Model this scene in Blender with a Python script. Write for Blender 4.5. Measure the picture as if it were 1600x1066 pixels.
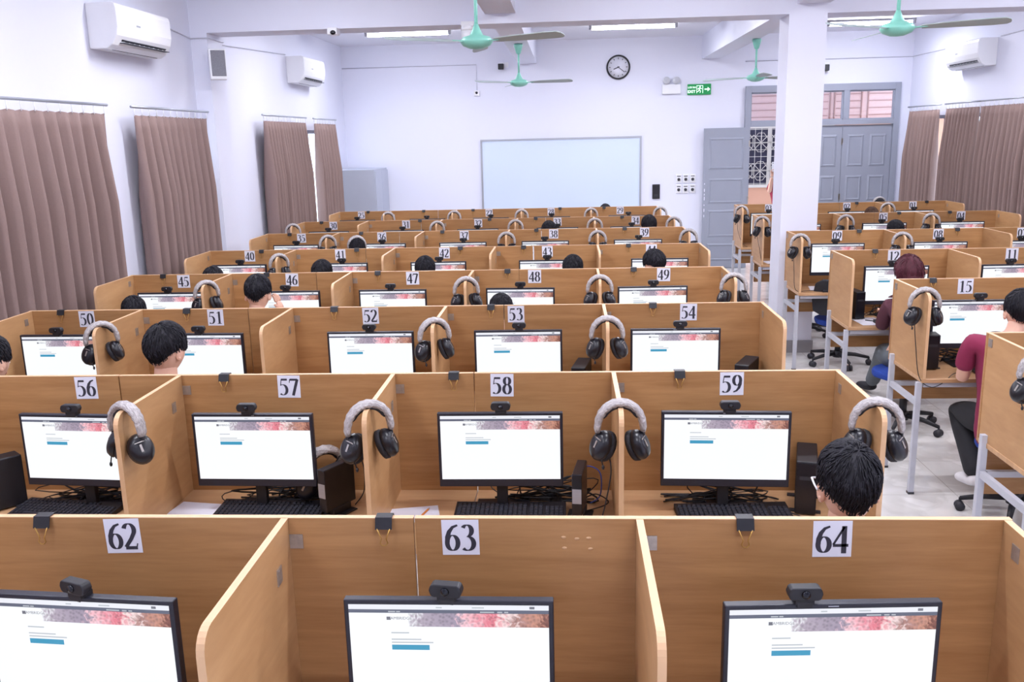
import bpy, bmesh, math, random
from mathutils import Vector, Matrix, noise
R=math.radians; PI=math.pi
for o in list(bpy.data.objects): bpy.data.objects.remove(o)
SC=bpy.context.scene; COL=SC.collection
# ---------------------------------------------------------------- camera
CAM_Z=2.2368; F_PX=1401.6
cam_d=bpy.data.cameras.new('camera'); cam=bpy.data.objects.new('camera',cam_d); COL.objects.link(cam)
cam_d.sensor_width=36; cam_d.lens=36*F_PX/1600; cam_d.clip_start=.02; cam_d.clip_end=200
_p,_y,_r=R(12.755),R(3.749),R(-1.384)
_fw=Vector((-math.sin(_y)*math.cos(_p),math.cos(_y)*math.cos(_p),-math.sin(_p)))
_rt=Vector((math.cos(_y),math.sin(_y),0)); _up=_rt.cross(_fw)
_r2=math.cos(_r)*_rt+math.sin(_r)*_up; _u2=-math.sin(_r)*_rt+math.cos(_r)*_up
cam.matrix_world=Matrix(((_r2.x,_u2.x,-_fw.x,0),(_r2.y,_u2.y,-_fw.y,0),(_r2.z,_u2.z,-_fw.z,CAM_Z),(0,0,0,1)))
SC.camera=cam
# ---------------------------------------------------------------- world and exposure
W=bpy.data.worlds.new('world'); SC.world=W; W.use_nodes=True
bg=W.node_tree.nodes['Background']; bg.inputs[0].default_value=(.80,.88,1,1); bg.inputs[1].default_value=4.0
SC.view_settings.view_transform='Standard'; SC.view_settings.look='None'
SC.view_settings.exposure=0.27; SC.view_settings.gamma=1; SC.view_settings.use_curve_mapping=False
TUBE_W=30.0          # watts of each ceiling tube's lamp
# ---------------------------------------------------------------- materials
def srgb(r,g,b):
    f=lambda c:(c/255/12.92) if c/255<=.04045 else ((c/255+.055)/1.055)**2.4
    return (f(r),f(g),f(b),1)
MATS={}
def mat(name,col,rough=.5,metal=0,spec=.5,noise_amt=.04,noise_scale=8,bump=0,emit=None,estr=1,coord='Object',stretch=(1,1,1),objcol=False,trans=0):
    if name in MATS: return MATS[name]
    m=bpy.data.materials.new(name); m.use_nodes=True; nt=m.node_tree; N=nt.nodes; L=nt.links
    b=N['Principled BSDF']; b.inputs['Roughness'].default_value=rough; b.inputs['Metallic'].default_value=metal
    b.inputs['Specular IOR Level'].default_value=spec
    if emit is not None:
        b.inputs['Emission Color'].default_value=emit; b.inputs['Emission Strength'].default_value=estr
    tc=N.new('ShaderNodeTexCoord'); mp=N.new('ShaderNodeMapping'); mp.inputs['Scale'].default_value=stretch
    L.new(tc.outputs[coord],mp.inputs[0])
    nz=N.new('ShaderNodeTexNoise'); nz.inputs['Scale'].default_value=noise_scale; nz.inputs['Detail'].default_value=4
    L.new(mp.outputs[0],nz.inputs[0])
    rp=N.new('ShaderNodeMapRange'); rp.inputs[3].default_value=1-noise_amt*2; rp.inputs[4].default_value=1+noise_amt*2
    L.new(nz.outputs[0],rp.inputs[0])
    mx=N.new('ShaderNodeVectorMath'); mx.operation='SCALE'
    if objcol:
        oi=N.new('ShaderNodeObjectInfo'); L.new(oi.outputs['Color'],mx.inputs[0])
    else: mx.inputs[0].default_value=col[:3]
    L.new(rp.outputs[0],mx.inputs['Scale']); L.new(mx.outputs[0],b.inputs['Base Color'])
    if bump:
        bp=N.new('ShaderNodeBump'); bp.inputs['Strength'].default_value=bump; bp.inputs['Distance'].default_value=.01
        L.new(nz.outputs[0],bp.inputs['Height']); L.new(bp.outputs[0],b.inputs['Normal'])
    MATS[name]=m; return m
def wood(name,c1,c2,stretch,rough=.42):
    m=bpy.data.materials.new(name); m.use_nodes=True; nt=m.node_tree; N=nt.nodes; L=nt.links; b=N['Principled BSDF']
    b.inputs['Roughness'].default_value=rough; b.inputs['Specular IOR Level'].default_value=.35
    tc=N.new('ShaderNodeTexCoord'); oi=N.new('ShaderNodeObjectInfo')
    ad=N.new('ShaderNodeVectorMath'); ad.operation='ADD'; L.new(tc.outputs['Object'],ad.inputs[0])
    sc=N.new('ShaderNodeVectorMath'); sc.operation='SCALE'; sc.inputs[0].default_value=(7,3,11); L.new(oi.outputs['Random'],sc.inputs['Scale']); L.new(sc.outputs[0],ad.inputs[1])
    mp=N.new('ShaderNodeMapping'); mp.inputs['Scale'].default_value=stretch; L.new(ad.outputs[0],mp.inputs[0])
    n1=N.new('ShaderNodeTexNoise'); n1.inputs['Scale'].default_value=1.6; n1.inputs['Detail'].default_value=6; n1.inputs['Distortion'].default_value=.6; L.new(mp.outputs[0],n1.inputs[0])
    n2=N.new('ShaderNodeTexNoise'); n2.inputs['Scale'].default_value=9; n2.inputs['Detail'].default_value=3; L.new(mp.outputs[0],n2.inputs[0])
    mm=N.new('ShaderNodeMath'); mm.operation='MULTIPLY_ADD'; mm.inputs[1].default_value=.35; L.new(n2.outputs[0],mm.inputs[0]); L.new(n1.outputs[0],mm.inputs[2])
    cr=N.new('ShaderNodeValToRGB'); cr.color_ramp.elements[0].position=.45; cr.color_ramp.elements[0].color=c1; cr.color_ramp.elements[1].position=.9; cr.color_ramp.elements[1].color=c2
    L.new(mm.outputs[0],cr.inputs[0]); L.new(cr.outputs[0],b.inputs['Base Color'])
    MATS[name]=m; return m
C1=srgb(158,114,72); C2=srgb(180,136,91)
M_wood=wood('oak_laminate_flat',C1,C2,(1.2,1.2,14))
M_woodside=wood('oak_laminate_side',srgb(172,130,88),srgb(192,150,106),(6,1.2,6))
M_edge=mat('oak_edge_band',srgb(212,172,132),.45,noise_amt=.03)
M_top=wood('oak_desktop',srgb(182,140,102),srgb(198,158,118),(1.2,14,1.2),.3)
M_wall=mat('painted_plaster',srgb(224,226,241),.75,noise_amt=.008,noise_scale=1.5,bump=.02)
M_ceil=mat('ceiling_paint',srgb(224,224,234),.85,noise_amt=.01,noise_scale=2)
M_steel=mat('grey_painted_steel',srgb(186,188,198),.4,spec=.5,noise_amt=.02)
M_zinc=mat('zinc_plated_steel',srgb(176,170,165),.35,metal=.7,noise_amt=.15,noise_scale=60)
M_black=mat('black_plastic',srgb(24,24,31),.5,noise_amt=.05)
M_blackg=mat('glossy_black_plastic',srgb(18,18,27),.3,noise_amt=.05)
M_darkgrey=mat('charcoal_plastic',srgb(44,44,52),.5,noise_amt=.05)
M_bezel=mat('monitor_bezel',srgb(30,31,44),.42,noise_amt=.03)
M_foam=mat('black_leatherette',srgb(34,34,42),.7,noise_amt=.1,noise_scale=80,bump=.2)
M_key=mat('keyboard_keys',srgb(40,41,50),.5,noise_amt=.04)
M_paper=mat('white_paper',srgb(228,228,240),.8,noise_amt=.012)
M_ink=mat('black_ink',srgb(52,50,62),.7,noise_amt=.05)
M_fan=mat('mint_green_enamel',srgb(134,204,186),.35,noise_amt=.03)
M_blade=mat('pale_grey_enamel',srgb(165,178,178),.4,noise_amt=.03)
M_white=mat('white_abs_plastic',srgb(232,233,238),.4,noise_amt=.01)
M_grille=mat('grey_speaker_mesh',srgb(128,128,138),.8,noise_amt=.25,noise_scale=160)
M_vent=mat('dark_vent',srgb(52,54,64),.6,noise_amt=.1)
M_curtain=mat('taupe_curtain_fabric',srgb(140,118,113),.85,noise_amt=.05,noise_scale=300,stretch=(1,1,.2),bump=.05)
M_door=mat('blue_grey_door_paint',srgb(148,153,168),.5,noise_amt=.02,noise_scale=5)
M_cab=mat('light_grey_cabinet_steel',srgb(176,182,198),.4,noise_amt=.015)
M_alu=mat('brushed_aluminium',srgb(170,174,184),.35,metal=.6,noise_amt=.04,stretch=(1,1,30))
M_board=mat('whiteboard_enamel',srgb(208,222,243),.12,noise_amt=.012,noise_scale=1.2)
M_blue=mat('royal_blue_fabric',srgb(28,62,150),.85,noise_amt=.12,noise_scale=120)
M_peach=mat('peach_plaster',srgb(196,148,124),.8,noise_amt=.03,noise_scale=3)
M_pink=mat('pink_shutter',srgb(198,162,158),.8,noise_amt=.02)
M_iron=mat('cream_iron_grille',srgb(196,190,184),.5)
M_dark=mat('dark_window_interior',srgb(52,50,70),.3,noise_amt=.2,noise_scale=2)
M_lens=mat('camera_lens_glass',srgb(10,12,22),.05)
M_brass=mat('brass_wire',srgb(190,150,80),.3,metal=.8)
M_skin=mat('skin',srgb(214,168,146),.5,noise_amt=.04,noise_scale=20)
M_hair=mat('black_hair',srgb(24,22,26),.62,spec=.3,noise_amt=.3,noise_scale=60,stretch=(1,1,.3),objcol=True)
M_cloth=mat('shirt_cloth',(1,1,1,1),.85,noise_amt=.05,noise_scale=30,bump=.1,objcol=True)
M_trouser=mat('trouser_cloth',(1,1,1,1),.85,noise_amt=.06,noise_scale=60,objcol=True)
M_sneak=mat('sneaker_cloth',srgb(215,212,215),.7,noise_amt=.1)
M_lip=mat('lips',srgb(176,108,100),.5)
M_eyew=mat('eye_white',srgb(232,232,232),.3)
M_green=mat('exit_green',srgb(0,128,66),.5,noise_amt=.02,emit=srgb(0,120,60),estr=.35)
M_glow=mat('exit_sign_white',srgb(225,255,235),.5,emit=srgb(215,255,230),estr=.8)
M_tube=mat('fluorescent_tube',(1,1,1,1),.5,emit=(.92,.935,1,1),estr=62)
M_orange=mat('pencil_orange',srgb(205,120,50),.5)
M_bluecord=mat('blue_cable',srgb(60,90,190),.5)
def glass(name,tint=(1,1,1,1),a=.10):
    m=bpy.data.materials.new(name); m.use_nodes=True; nt=m.node_tree; N=nt.nodes; L=nt.links
    N.remove(N['Principled BSDF']); t=N.new('ShaderNodeBsdfTransparent'); t.inputs[0].default_value=tint
    g=N.new('ShaderNodeBsdfGlossy'); g.inputs['Roughness'].default_value=.03
    mx=N.new('ShaderNodeMixShader'); mx.inputs[0].default_value=.08; L.new(t.outputs[0],mx.inputs[1]); L.new(g.outputs[0],mx.inputs[2]); L.new(mx.outputs[0],N['Material Output'].inputs[0])
    MATS[name]=m; return m
M_glass=glass('window_glass',(.96,.98,1,1))
# headset wrap: crinkled clear film over a pale band
m=mat('film_wrapped_band',srgb(176,170,170),.25,spec=.7,noise_amt=.30,noise_scale=60,bump=1.0,stretch=(1,3,1)); M_wrap=m
def floor_mat():
    m=bpy.data.materials.new('marble_tiles'); m.use_nodes=True; nt=m.node_tree; N=nt.nodes; L=nt.links; b=N['Principled BSDF']
    b.inputs['Roughness'].default_value=.12; b.inputs['Specular IOR Level'].default_value=.5
    tc=N.new('ShaderNodeTexCoord'); br=N.new('ShaderNodeTexBrick'); br.offset=0; br.inputs['Scale'].default_value=1
    br.inputs['Brick Width'].default_value=.6; br.inputs['Row Height'].default_value=.6; br.inputs['Mortar Size'].default_value=.0025
    br.inputs['Color1'].default_value=(1,1,1,1); br.inputs['Color2'].default_value=(.97,.97,.97,1); br.inputs['Mortar'].default_value=(.62,.6,.58,1)
    L.new(tc.outputs['Object'],br.inputs[0])
    n=N.new('ShaderNodeTexNoise'); n.inputs['Scale'].default_value=3.2; n.inputs['Detail'].default_value=8; n.inputs['Distortion'].default_value=.8; L.new(tc.outputs['Object'],n.inputs[0])
    cr=N.new('ShaderNodeValToRGB'); e=cr.color_ramp.elements; e[0].position=.35; e[0].color=srgb(222,220,218); e[1].position=.5; e[1].color=srgb(213,211,208)
    x=e.new(.56); x.color=srgb(228,226,224); L.new(n.outputs[0],cr.inputs[0])
    mx=N.new('ShaderNodeMix'); mx.data_type='RGBA'; mx.blend_type='MULTIPLY'; mx.inputs[0].default_value=1
    L.new(cr.outputs[0],mx.inputs[6]); L.new(br.outputs[0],mx.inputs[7]); L.new(mx.outputs[2],b.inputs['Base Color']); return m
M_floor=floor_mat()
M_skirt=mat('grey_stone_skirting',srgb(150,148,152),.35,noise_amt=.05)
# screen materials (backlit panel)
def emis(name,col,s=1.0,banner=False):
    m=bpy.data.materials.new(name); m.use_nodes=True; nt=m.node_tree; N=nt.nodes; L=nt.links; b=N['Principled BSDF']
    b.inputs['Base Color'].default_value=(.02,.02,.02,1); b.inputs['Roughness'].default_value=.35; b.inputs['Emission Strength'].default_value=s if s!=1.0 else .84
    b.inputs['Emission Color'].default_value=col
    if banner:
        tc=N.new('ShaderNodeTexCoord'); sp=N.new('ShaderNodeSeparateXYZ'); L.new(tc.outputs['Object'],sp.inputs[0])
        mr=N.new('ShaderNodeMapRange'); mr.inputs[1].default_value=-.10; mr.inputs[2].default_value=.235; L.new(sp.outputs[0],mr.inputs[0])
        cr=N.new('ShaderNodeValToRGB'); e=cr.color_ramp.elements
        e[0].position=0; e[0].color=srgb(236,238,242); e[1].position=1; e[1].color=srgb(120,72,62)
        for p,c in ((.10,srgb(172,160,176)),(.36,srgb(150,138,158)),(.42,srgb(238,196,206)),(.62,srgb(214,112,128)),(.72,srgb(236,214,214)),(.8,srgb(168,124,118)),(.93,srgb(196,140,120))):
            q=e.new(p); q.color=c
        n=N.new('ShaderNodeTexNoise'); n.inputs['Scale'].default_value=55; n.inputs['Detail'].default_value=3; n.inputs['Distortion'].default_value=1.5; L.new(tc.outputs['Object'],n.inputs[0])
        ad=N.new('ShaderNodeMath'); ad.operation='MULTIPLY_ADD'; ad.inputs[1].default_value=.35; L.new(n.outputs[0],ad.inputs[0])
        sb=N.new('ShaderNodeMath'); sb.operation='SUBTRACT'; sb.inputs[1].default_value=.17; L.new(mr.outputs[0],sb.inputs[0]); L.new(sb.outputs[0],ad.inputs[2]); L.new(ad.outputs[0],cr.inputs[0])
        v=N.new('ShaderNodeTexVoronoi'); v.inputs['Scale'].default_value=110; L.new(tc.outputs['Object'],v.inputs[0])
        mr2=N.new('ShaderNodeMapRange'); mr2.inputs[1].default_value=0; mr2.inputs[2].default_value=.6; mr2.inputs[3].default_value=.62; mr2.inputs[4].default_value=1.15; L.new(v.outputs[0],mr2.inputs[0])
        vm=N.new('ShaderNodeVectorMath'); vm.operation='SCALE'; L.new(cr.outputs[0],vm.inputs[0]); L.new(mr2.outputs[0],vm.inputs['Scale']); L.new(vm.outputs[0],b.inputs['Emission Color'])
    MATS[name]=m; return m
S_page=emis('screen_page',srgb(246,249,254),.86); S_bar=emis('screen_dark_bar',srgb(92,98,118)); S_btn=emis('screen_blue_button',srgb(52,152,190))
S_ln=emis('screen_grey_text',srgb(186,192,200)); S_ban=emis('screen_banner',(1,1,1,1),1.0,True); S_tool=emis('screen_toolbar',srgb(236,238,246)); S_txt=emis('screen_dark_text',srgb(110,112,124))
# ---------------------------------------------------------------- mesh builder
class MB:
    def __init__(s): s.v=[]; s.f=[]; s.m=[]; s.sm=[]; s.M=Matrix.Identity(4)
    def add(s,vs,fs,mi=0,smooth=False):
        b=len(s.v); s.v+=[tuple(s.M@Vector(v)) for v in vs]
        for f in fs: s.f.append([b+i for i in f]); s.m.append(mi); s.sm.append(smooth)
        return s
    def box(s,x0,x1,y0,y1,z0,z1,mi=0):
        vs=[(x0,y0,z0),(x1,y0,z0),(x1,y1,z0),(x0,y1,z0),(x0,y0,z1),(x1,y0,z1),(x1,y1,z1),(x0,y1,z1)]
        return s.add(vs,[(0,3,2,1),(4,5,6,7),(0,1,5,4),(1,2,6,5),(2,3,7,6),(3,0,4,7)],mi)
    def cbox(s,c,d,mi=0): return s.box(c[0]-d[0]/2,c[0]+d[0]/2,c[1]-d[1]/2,c[1]+d[1]/2,c[2]-d[2]/2,c[2]+d[2]/2,mi)
    def tube(s,pts,r,n=8,mi=0,cap=True,smooth=True,flat=1.0,upv=None):
        pts=[Vector(p) for p in pts]; rs=r if isinstance(r,(list,tuple)) else [r]*len(pts)
        vs=[]; prev=None
        for i,p in enumerate(pts):
            t=(pts[min(i+1,len(pts)-1)]-pts[max(i-1,0)]); t=t.normalized() if t.length>1e-9 else Vector((0,0,1))
            if upv is not None: a=Vector(upv)
            elif prev is None: a=Vector((0,0,1)) if abs(t.z)<.9 else Vector((1,0,0))
            else: a=prev
            a=(a-t*a.dot(t)); a=a.normalized() if a.length>1e-6 else t.orthogonal().normalized(); prev=a; b=t.cross(a)
            for k in range(n):
                q=2*PI*k/n; vs.append(p+a*math.cos(q)*rs[i]+b*math.sin(q)*rs[i]*flat)
        fs=[]
        for i in range(len(pts)-1):
            for k in range(n): fs.append((i*n+k,i*n+(k+1)%n,(i+1)*n+(k+1)%n,(i+1)*n+k))
        if cap: fs.append(tuple(reversed(range(n)))); fs.append(tuple(range((len(pts)-1)*n,len(pts)*n)))
        return s.add(vs,fs,mi,smooth)
    def cyl(s,p0,p1,r,n=16,mi=0,r1=None): return s.tube([p0,p1],[r,r if r1 is None else r1],n,mi,smooth=n>8)
    def lathe(s,prof,c=(0,0,0),n=24,mi=0,axis='z'):
        vs=[]
        for (r,z) in prof:
            for k in range(n):
                a=2*PI*k/n; x,y=r*math.cos(a),r*math.sin(a)
                p={'z':(x,y,z),'y':(x,z,y),'x':(z,x,y)}[axis]; vs.append((c[0]+p[0],c[1]+p[1],c[2]+p[2]))
        fs=[]
        for i in range(len(prof)-1):
            for k in range(n): fs.append((i*n+k,i*n+(k+1)%n,(i+1)*n+(k+1)%n,(i+1)*n+k))
        fs.append(tuple(reversed(range(n)))); fs.append(tuple(range((len(prof)-1)*n,len(prof)*n)))
        return s.add(vs,fs,mi,True)
    def ell(s,c,d,n=12,mi=0,rot=None):
        vs=[];Mx=rot or Matrix.Identity(3); c=Vector(c); h=n//2
        for i in range(1,h):
            t=PI*i/h
            for k in range(n):
                a=2*PI*k/n; vs.append(c+Mx@Vector((d[0]*math.sin(t)*math.cos(a),d[1]*math.sin(t)*math.sin(a),d[2]*math.cos(t))))
        vs+=[c+Mx@Vector((0,0,d[2])),c+Mx@Vector((0,0,-d[2]))]; T=len(vs)-2; fs=[]
        for i in range(h-2):
            for k in range(n): fs.append((i*n+k,(i+1)*n+k,(i+1)*n+(k+1)%n,i*n+(k+1)%n))
        for k in range(n): fs.append((T,k,(k+1)%n)); fs.append((T+1,(h-2)*n+(k+1)%n,(h-2)*n+k))
        return s.add(vs,fs,mi,True)
    def prism(s,poly,z0,z1,plane='xy',mi=0):
        def P(a,b,c): return {'xy':(a,b,c),'xz':(a,c,b),'yz':(c,a,b)}[plane]
        n=len(poly); vs=[P(a,b,z0) for a,b in poly]+[P(a,b,z1) for a,b in poly]
        fs=[tuple(range(n)),tuple(reversed(range(n,2*n)))]+[(i,n+i,n+(i+1)%n,(i+1)%n) for i in range(n)]
        return s.add(vs,fs,mi)
    def build(s,name,mats,parent=None,bevel=0,fixn=True):
        me=bpy.data.meshes.new(name); me.from_pydata(s.v,[],s.f)
        if not isinstance(mats,(list,tuple)): mats=[mats]
        for m in mats: me.materials.append(m)
        me.polygons.foreach_set('material_index',s.m); me.polygons.foreach_set('use_smooth',s.sm)
        if fixn:
            bm=bmesh.new(); bm.from_mesh(me); bmesh.ops.recalc_face_normals(bm,faces=bm.faces); bm.to_mesh(me); bm.free()
        me.update(); o=bpy.data.objects.new(name,me); COL.objects.link(o)
        if parent: o.parent=parent
        if bevel:
            b=o.modifiers.new('bevel','BEVEL'); b.width=bevel; b.segments=2; b.limit_method='ANGLE'
        return o
def tag(o,label=None,cat=None,group=None,kind=None):
    if label: o['label']=label
    if cat: o['category']=cat
    if group: o['group']=group
    if kind: o['kind']=kind
    return o
def empty(name,loc=(0,0,0),rz=0,**k):
    o=bpy.data.objects.new(name,None); COL.objects.link(o); o.location=loc; o.rotation_euler=(0,0,rz); o.empty_display_size=.05; tag(o,**k); return o
KIDS={}
def kids(o): return [c for c in bpy.data.objects if c.parent==o]
def index_kids(o): KIDS[o.name]=[(c,[g for g in kids(c)]) for c in kids(o)]; return o
def dup(root,loc,rz=0,**k):
    r=root.copy(); COL.objects.link(r); r.location=loc; r.rotation_euler=(0,0,rz); tag(r,**k)
    for c,gs in KIDS.get(root.name,[]):
        d=c.copy(); COL.objects.link(d); d.parent=r
        for g in gs:
            e=g.copy(); COL.objects.link(e); e.parent=d
    return r
FIRST={}
def place(proto,loc,rz=0,**k):          # the first use moves the model itself, later ones copy it
    if proto.name not in FIRST:
        FIRST[proto.name]=1; proto.location=loc; proto.rotation_euler=(0,0,rz); tag(proto,**k); return proto
    return dup(proto,loc,rz,**k)
def struct(o): o['kind']='structure'; return o
# ---------------------------------------------------------------- the room
XL,XR,Y0,YB,ZC=-3.75,5.55,-2.2,15.4,3.78
def wall_with_holes(name,axis,p0,p1,a0,a1,z0,z1,holes,m):
    # holes: (a0,a1,z0,z1); axis 'x' wall lies in x=p0..p1 and runs along y
    b=MB(); cuts=sorted(set([a0,a1]+[h[0] for h in holes]+[h[1] for h in holes]))
    for i in range(len(cuts)-1):
        c0,c1=cuts[i],cuts[i+1]; hs=[h for h in holes if h[0]<=c0+1e-6 and h[1]>=c1-1e-6]; zz=z0
        segs=[]
        for h in sorted(hs,key=lambda h:h[2]):
            if h[2]>zz: segs.append((zz,h[2]))
            zz=h[3]
        if zz<z1: segs.append((zz,z1))
        for s0,s1 in segs:
            if axis=='x': b.box(p0,p1,c0,c1,s0,s1)
            else: b.box(c0,c1,p0,p1,s0,s1)
    return struct(b.build(name,m))
struct(MB().box(XL-.2,XR+.2,Y0-.2,YB+.2,-.1,0).build('floor',M_floor))
struct(MB().box(XL-.2,XR+.2,Y0-.2,YB+.2,ZC,ZC+.1).build('ceiling',M_ceil))
WL=[(4.2,6.95,.9,2.42),(7.9,9.05,.9,2.42),(11.35,14.75,.9,2.42)]; WR=[(11.0,14.95,.9,2.42),(6.2,8.9,.9,2.42)]
wall_with_holes('wall_left','x',XL-.2,XL,Y0,YB+.2,0,ZC,WL,M_wall)
wall_with_holes('wall_right','x',XR,XR+.2,Y0,YB+.2,0,ZC,WR,M_wall)
DX0,DX1,DZ=2.93,5.36,2.93
wall_with_holes('wall_back','y',YB,YB+.2,XL,XR,0,ZC,[(DX0,DX1,0,DZ)],M_wall)
struct(MB().box(XL,XR,Y0-.2,Y0,0,ZC).build('wall_front',M_wall))
# beams and the column
struct(MB().box(XL,XR,9.2,9.6,3.33,ZC).build('trim_1',M_wall))
for i,(x0,x1) in enumerate(((-.79,-.49),(2.2,2.5))):
    struct(MB().box(x0,x1,Y0,9.2,3.42,ZC).box(x0,x1,9.6,YB,3.42,ZC).build('trim_%d'%(2+i),M_wall))
struct(MB().box(2.13,2.49,9.2,9.6,0,3.33).build('trim_4',M_wall))
struct(MB().box(2.115,2.505,9.185,9.615,0,.13).build('baseboard_pillar',M_skirt))
struct(MB().box(XL,XL+.17,9.2,9.6,0,3.33).build('trim_5',M_wall))
struct(MB().box(XL,XL+.012,Y0,9.2,0,.13).box(XL,XL+.012,9.6,YB,0,.13).build('baseboard_left',M_skirt))
struct(MB().box(XR-.012,XR,Y0,YB,0,.13).build('baseboard_right',M_skirt))
struct(MB().box(XL,DX0-.02,YB-.012,YB,0,.13).box(DX1+.02,XR,YB-.012,YB,0,.13).build('baseboard_back',M_skirt))
# windows
def window(n,x,y0,y1,z0,z1,side):
    w=struct(MB().box(x-.03,x+.03,y0,y0+.05,z0,z1).box(x-.03,x+.03,y1-.05,y1,z0,z1).box(x-.03,x+.03,y0+.05,y1-.05,z0,z0+.05).box(x-.03,x+.03,y0+.05,y1-.05,z1-.05,z1).build('window_%d'%n,M_door))
    k=max(2,round((y1-y0)/.75)); b=MB()
    for i in range(1,k):
        yy=y0+(y1-y0)*i/k; b.box(x-.025,x+.025,yy-.025,yy+.025,z0+.05,z1-.05)
    b.build('mullion',M_door,w)
    MB().box(x-.003,x+.003,y0+.05,y1-.05,z0+.05,z1-.05).build('pane',M_glass,w)
for i,h in enumerate(WL): window(i+1,XL-.1,*h,side=-1)
for i,h in enumerate(WR): window(i+4,XR+.1,*h,side=1)
# door frame with transoms, leaves
fr=MB(); yf0,yf1=YB-.06,YB+.08
for x0,x1,z0,z1 in ((DX0-.02,DX0+.07,0,2.97),(DX1-.07,DX1+.02,0,2.97),(DX0+.07,DX1-.07,2.86,2.97),(DX0+.07,DX1-.07,2.32,2.40),(3.70,3.78,2.40,2.86),(4.48,4.57,2.40,2.86)):
    fr.box(x0,x1,yf0,yf1,z0,z1)
door=struct(fr.build('door_1',M_door,bevel=.004))
for i,(x0,x1) in enumerate(((3.0,3.70),(3.78,4.48),(4.57,5.29))):
    sash=MB().box(x0,x0+.015,YB-.03,YB+.03,2.40,2.86).box(x1-.015,x1,YB-.03,YB+.03,2.40,2.86).box(x0+.015,x1-.015,YB-.03,YB+.03,2.40,2.42).box(x0+.015,x1-.015,YB-.03,YB+.03,2.84,2.86).build('transom_sash',M_door,door)
    MB().box(x0+.015,x1-.015,YB-.003,YB+.003,2.42,2.84).build('pane',M_glass,sash)
def leaf(w,h,cols=1):
    b=MB().box(0,w,-.02,.02,0,h)
    for k,(z0,z1) in enumerate(((.12,.42),(.52,.98),(1.08,1.50),(1.64,2.16))):
        for c in range(cols):
            cw=(w-.12*(1)-.07*(cols-1)-.02)/cols; x0=.08+c*(cw+.07); x1=x0+cw-.02
            for s in (-1,1):
                y=s*.02; q=.03
                # raised moulding and inner field
                b.add([(x0,y,z0),(x1,y,z0),(x1,y,z1),(x0,y,z1),(x0+q,y+s*.012,z0+q),(x1-q,y+s*.012,z0+q),(x1-q,y+s*.012,z1-q),(x0+q,y+s*.012,z1-q),
                       (x0+q*1.5,y+s*.002,z0+q*1.5),(x1-q*1.5,y+s*.002,z0+q*1.5),(x1-q*1.5,y+s*.002,z1-q*1.5),(x0+q*1.5,y+s*.002,z1-q*1.5)],
                      [(0,1,5,4),(1,2,6,5),(2,3,7,6),(3,0,4,7),(4,5,9,8),(5,6,10,9),(6,7,11,10),(7,4,8,11),(8,9,10,11)])
    return b
for n,(x,y,rz,w,c,oy) in enumerate(((2.985,YB-.09,R(180),.74,1,0),(3.735,YB,0,.76,2,0),(4.50,YB,0,.785,2,0))):
    o=struct(leaf(w,2.31,c).build('door_%d'%(n+2),M_door)); o.location=(x,y,.005); o.rotation_euler=(0,0,rz)
    hb=MB()
    for z in (.3,1.1,2.0): hb.box(-.008 if n!=1 else w-.012,.012 if n!=1 else w+.008,-.03,.03,z,z+.1)
    hb.build('hinge',M_zinc,o)
    if n>0:
        MB().cyl((w-.05 if n==1 else .05,-.022,1.05),(w-.05 if n==1 else .05,-.07,1.05),.01,10).box((w-.12) if n==1 else .04,(w-.04) if n==1 else .12,-.08,-.062,1.04,1.06).build('door_handle',M_zinc,o)
    else:
        b=MB()
        for z,s in ((1.28,.05),(1.22,.03),(1.14,.06),(1.05,.02),(.95,.05),(.86,.04),(1.4,.02)): b.box(w-.03,w-.03+.012,.0195,.0215,z,z+s)
        b.build('paint_chips',M_paper,o)
# corridor beyond the door
struct(MB().box(1.2,7.4,YB+.2,18.2,-.1,0).build('floor_corridor',M_floor))
struct(MB().box(1.2,7.4,18.0,18.15,0,3.6).build('wall_corridor',M_peach))
struct(MB().box(1.2,7.4,YB+.2,18.15,3.6,3.7).build('ceiling_corridor',M_ceil))
gw=struct(MB().box(2.95,5.1,17.96,18.0,1.18,1.24).box(2.95,5.1,17.96,18.0,2.30,2.36).box(2.95,3.01,17.96,18.0,1.24,2.30).box(5.04,5.1,17.96,18.0,1.24,2.30).box(3.86,3.92,17.96,18.0,1.24,2.30).build('window_7',M_iron))
MB().box(3.01,5.04,17.985,17.995,1.24,2.30).build('pane',M_dark,gw)
g=MB()
for wx in range(2):
    x0=3.01+wx*.91; x1=x0+.85
    for k in range(3):
        c=x0+.14+k*.285
        for cz in (1.50,2.04):
            for a in range(8):
                an=a*PI/4; g.tube([(c,17.94,cz),(c+.2*math.cos(an),17.94,cz+.2*math.sin(an))],.006,5)
            g.tube([(c+.14*math.cos(t*PI/4+PI/8),17.945,cz+.19*math.sin(t*PI/4+PI/8)) for t in range(9)],.006,5)
    for k in range(8): g.tube([(x0+k*.12,17.95,1.24),(x0+k*.12,17.95,2.30)],.005,5)
    for k in range(9): g.tube([(x0,17.95,1.26+k*.128),(x1,17.95,1.26+k*.128)],.005,5)
g.build('grille',M_iron,gw)
sh=struct(MB().box(2.3,7.4,17.94,18.0,2.42,3.6).build('window_8',M_pink)); b=MB()
for k in range(6):
    for x0,x1 in ((3.3,4.0),(4.15,4.95),(5.1,5.55),(5.7,6.5)): b.box(x0,x1,17.925,17.94,2.5+k*.13,2.515+k*.13)
for x in (3.25,4.05,4.12,4.98,5.06,5.56,5.68,6.52): b.box(x,x+.02,17.92,17.94,2.42,3.3)
b.build('shutter_slats',mat('brown_slat_lines',srgb(150,108,100),.7),sh)

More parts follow.
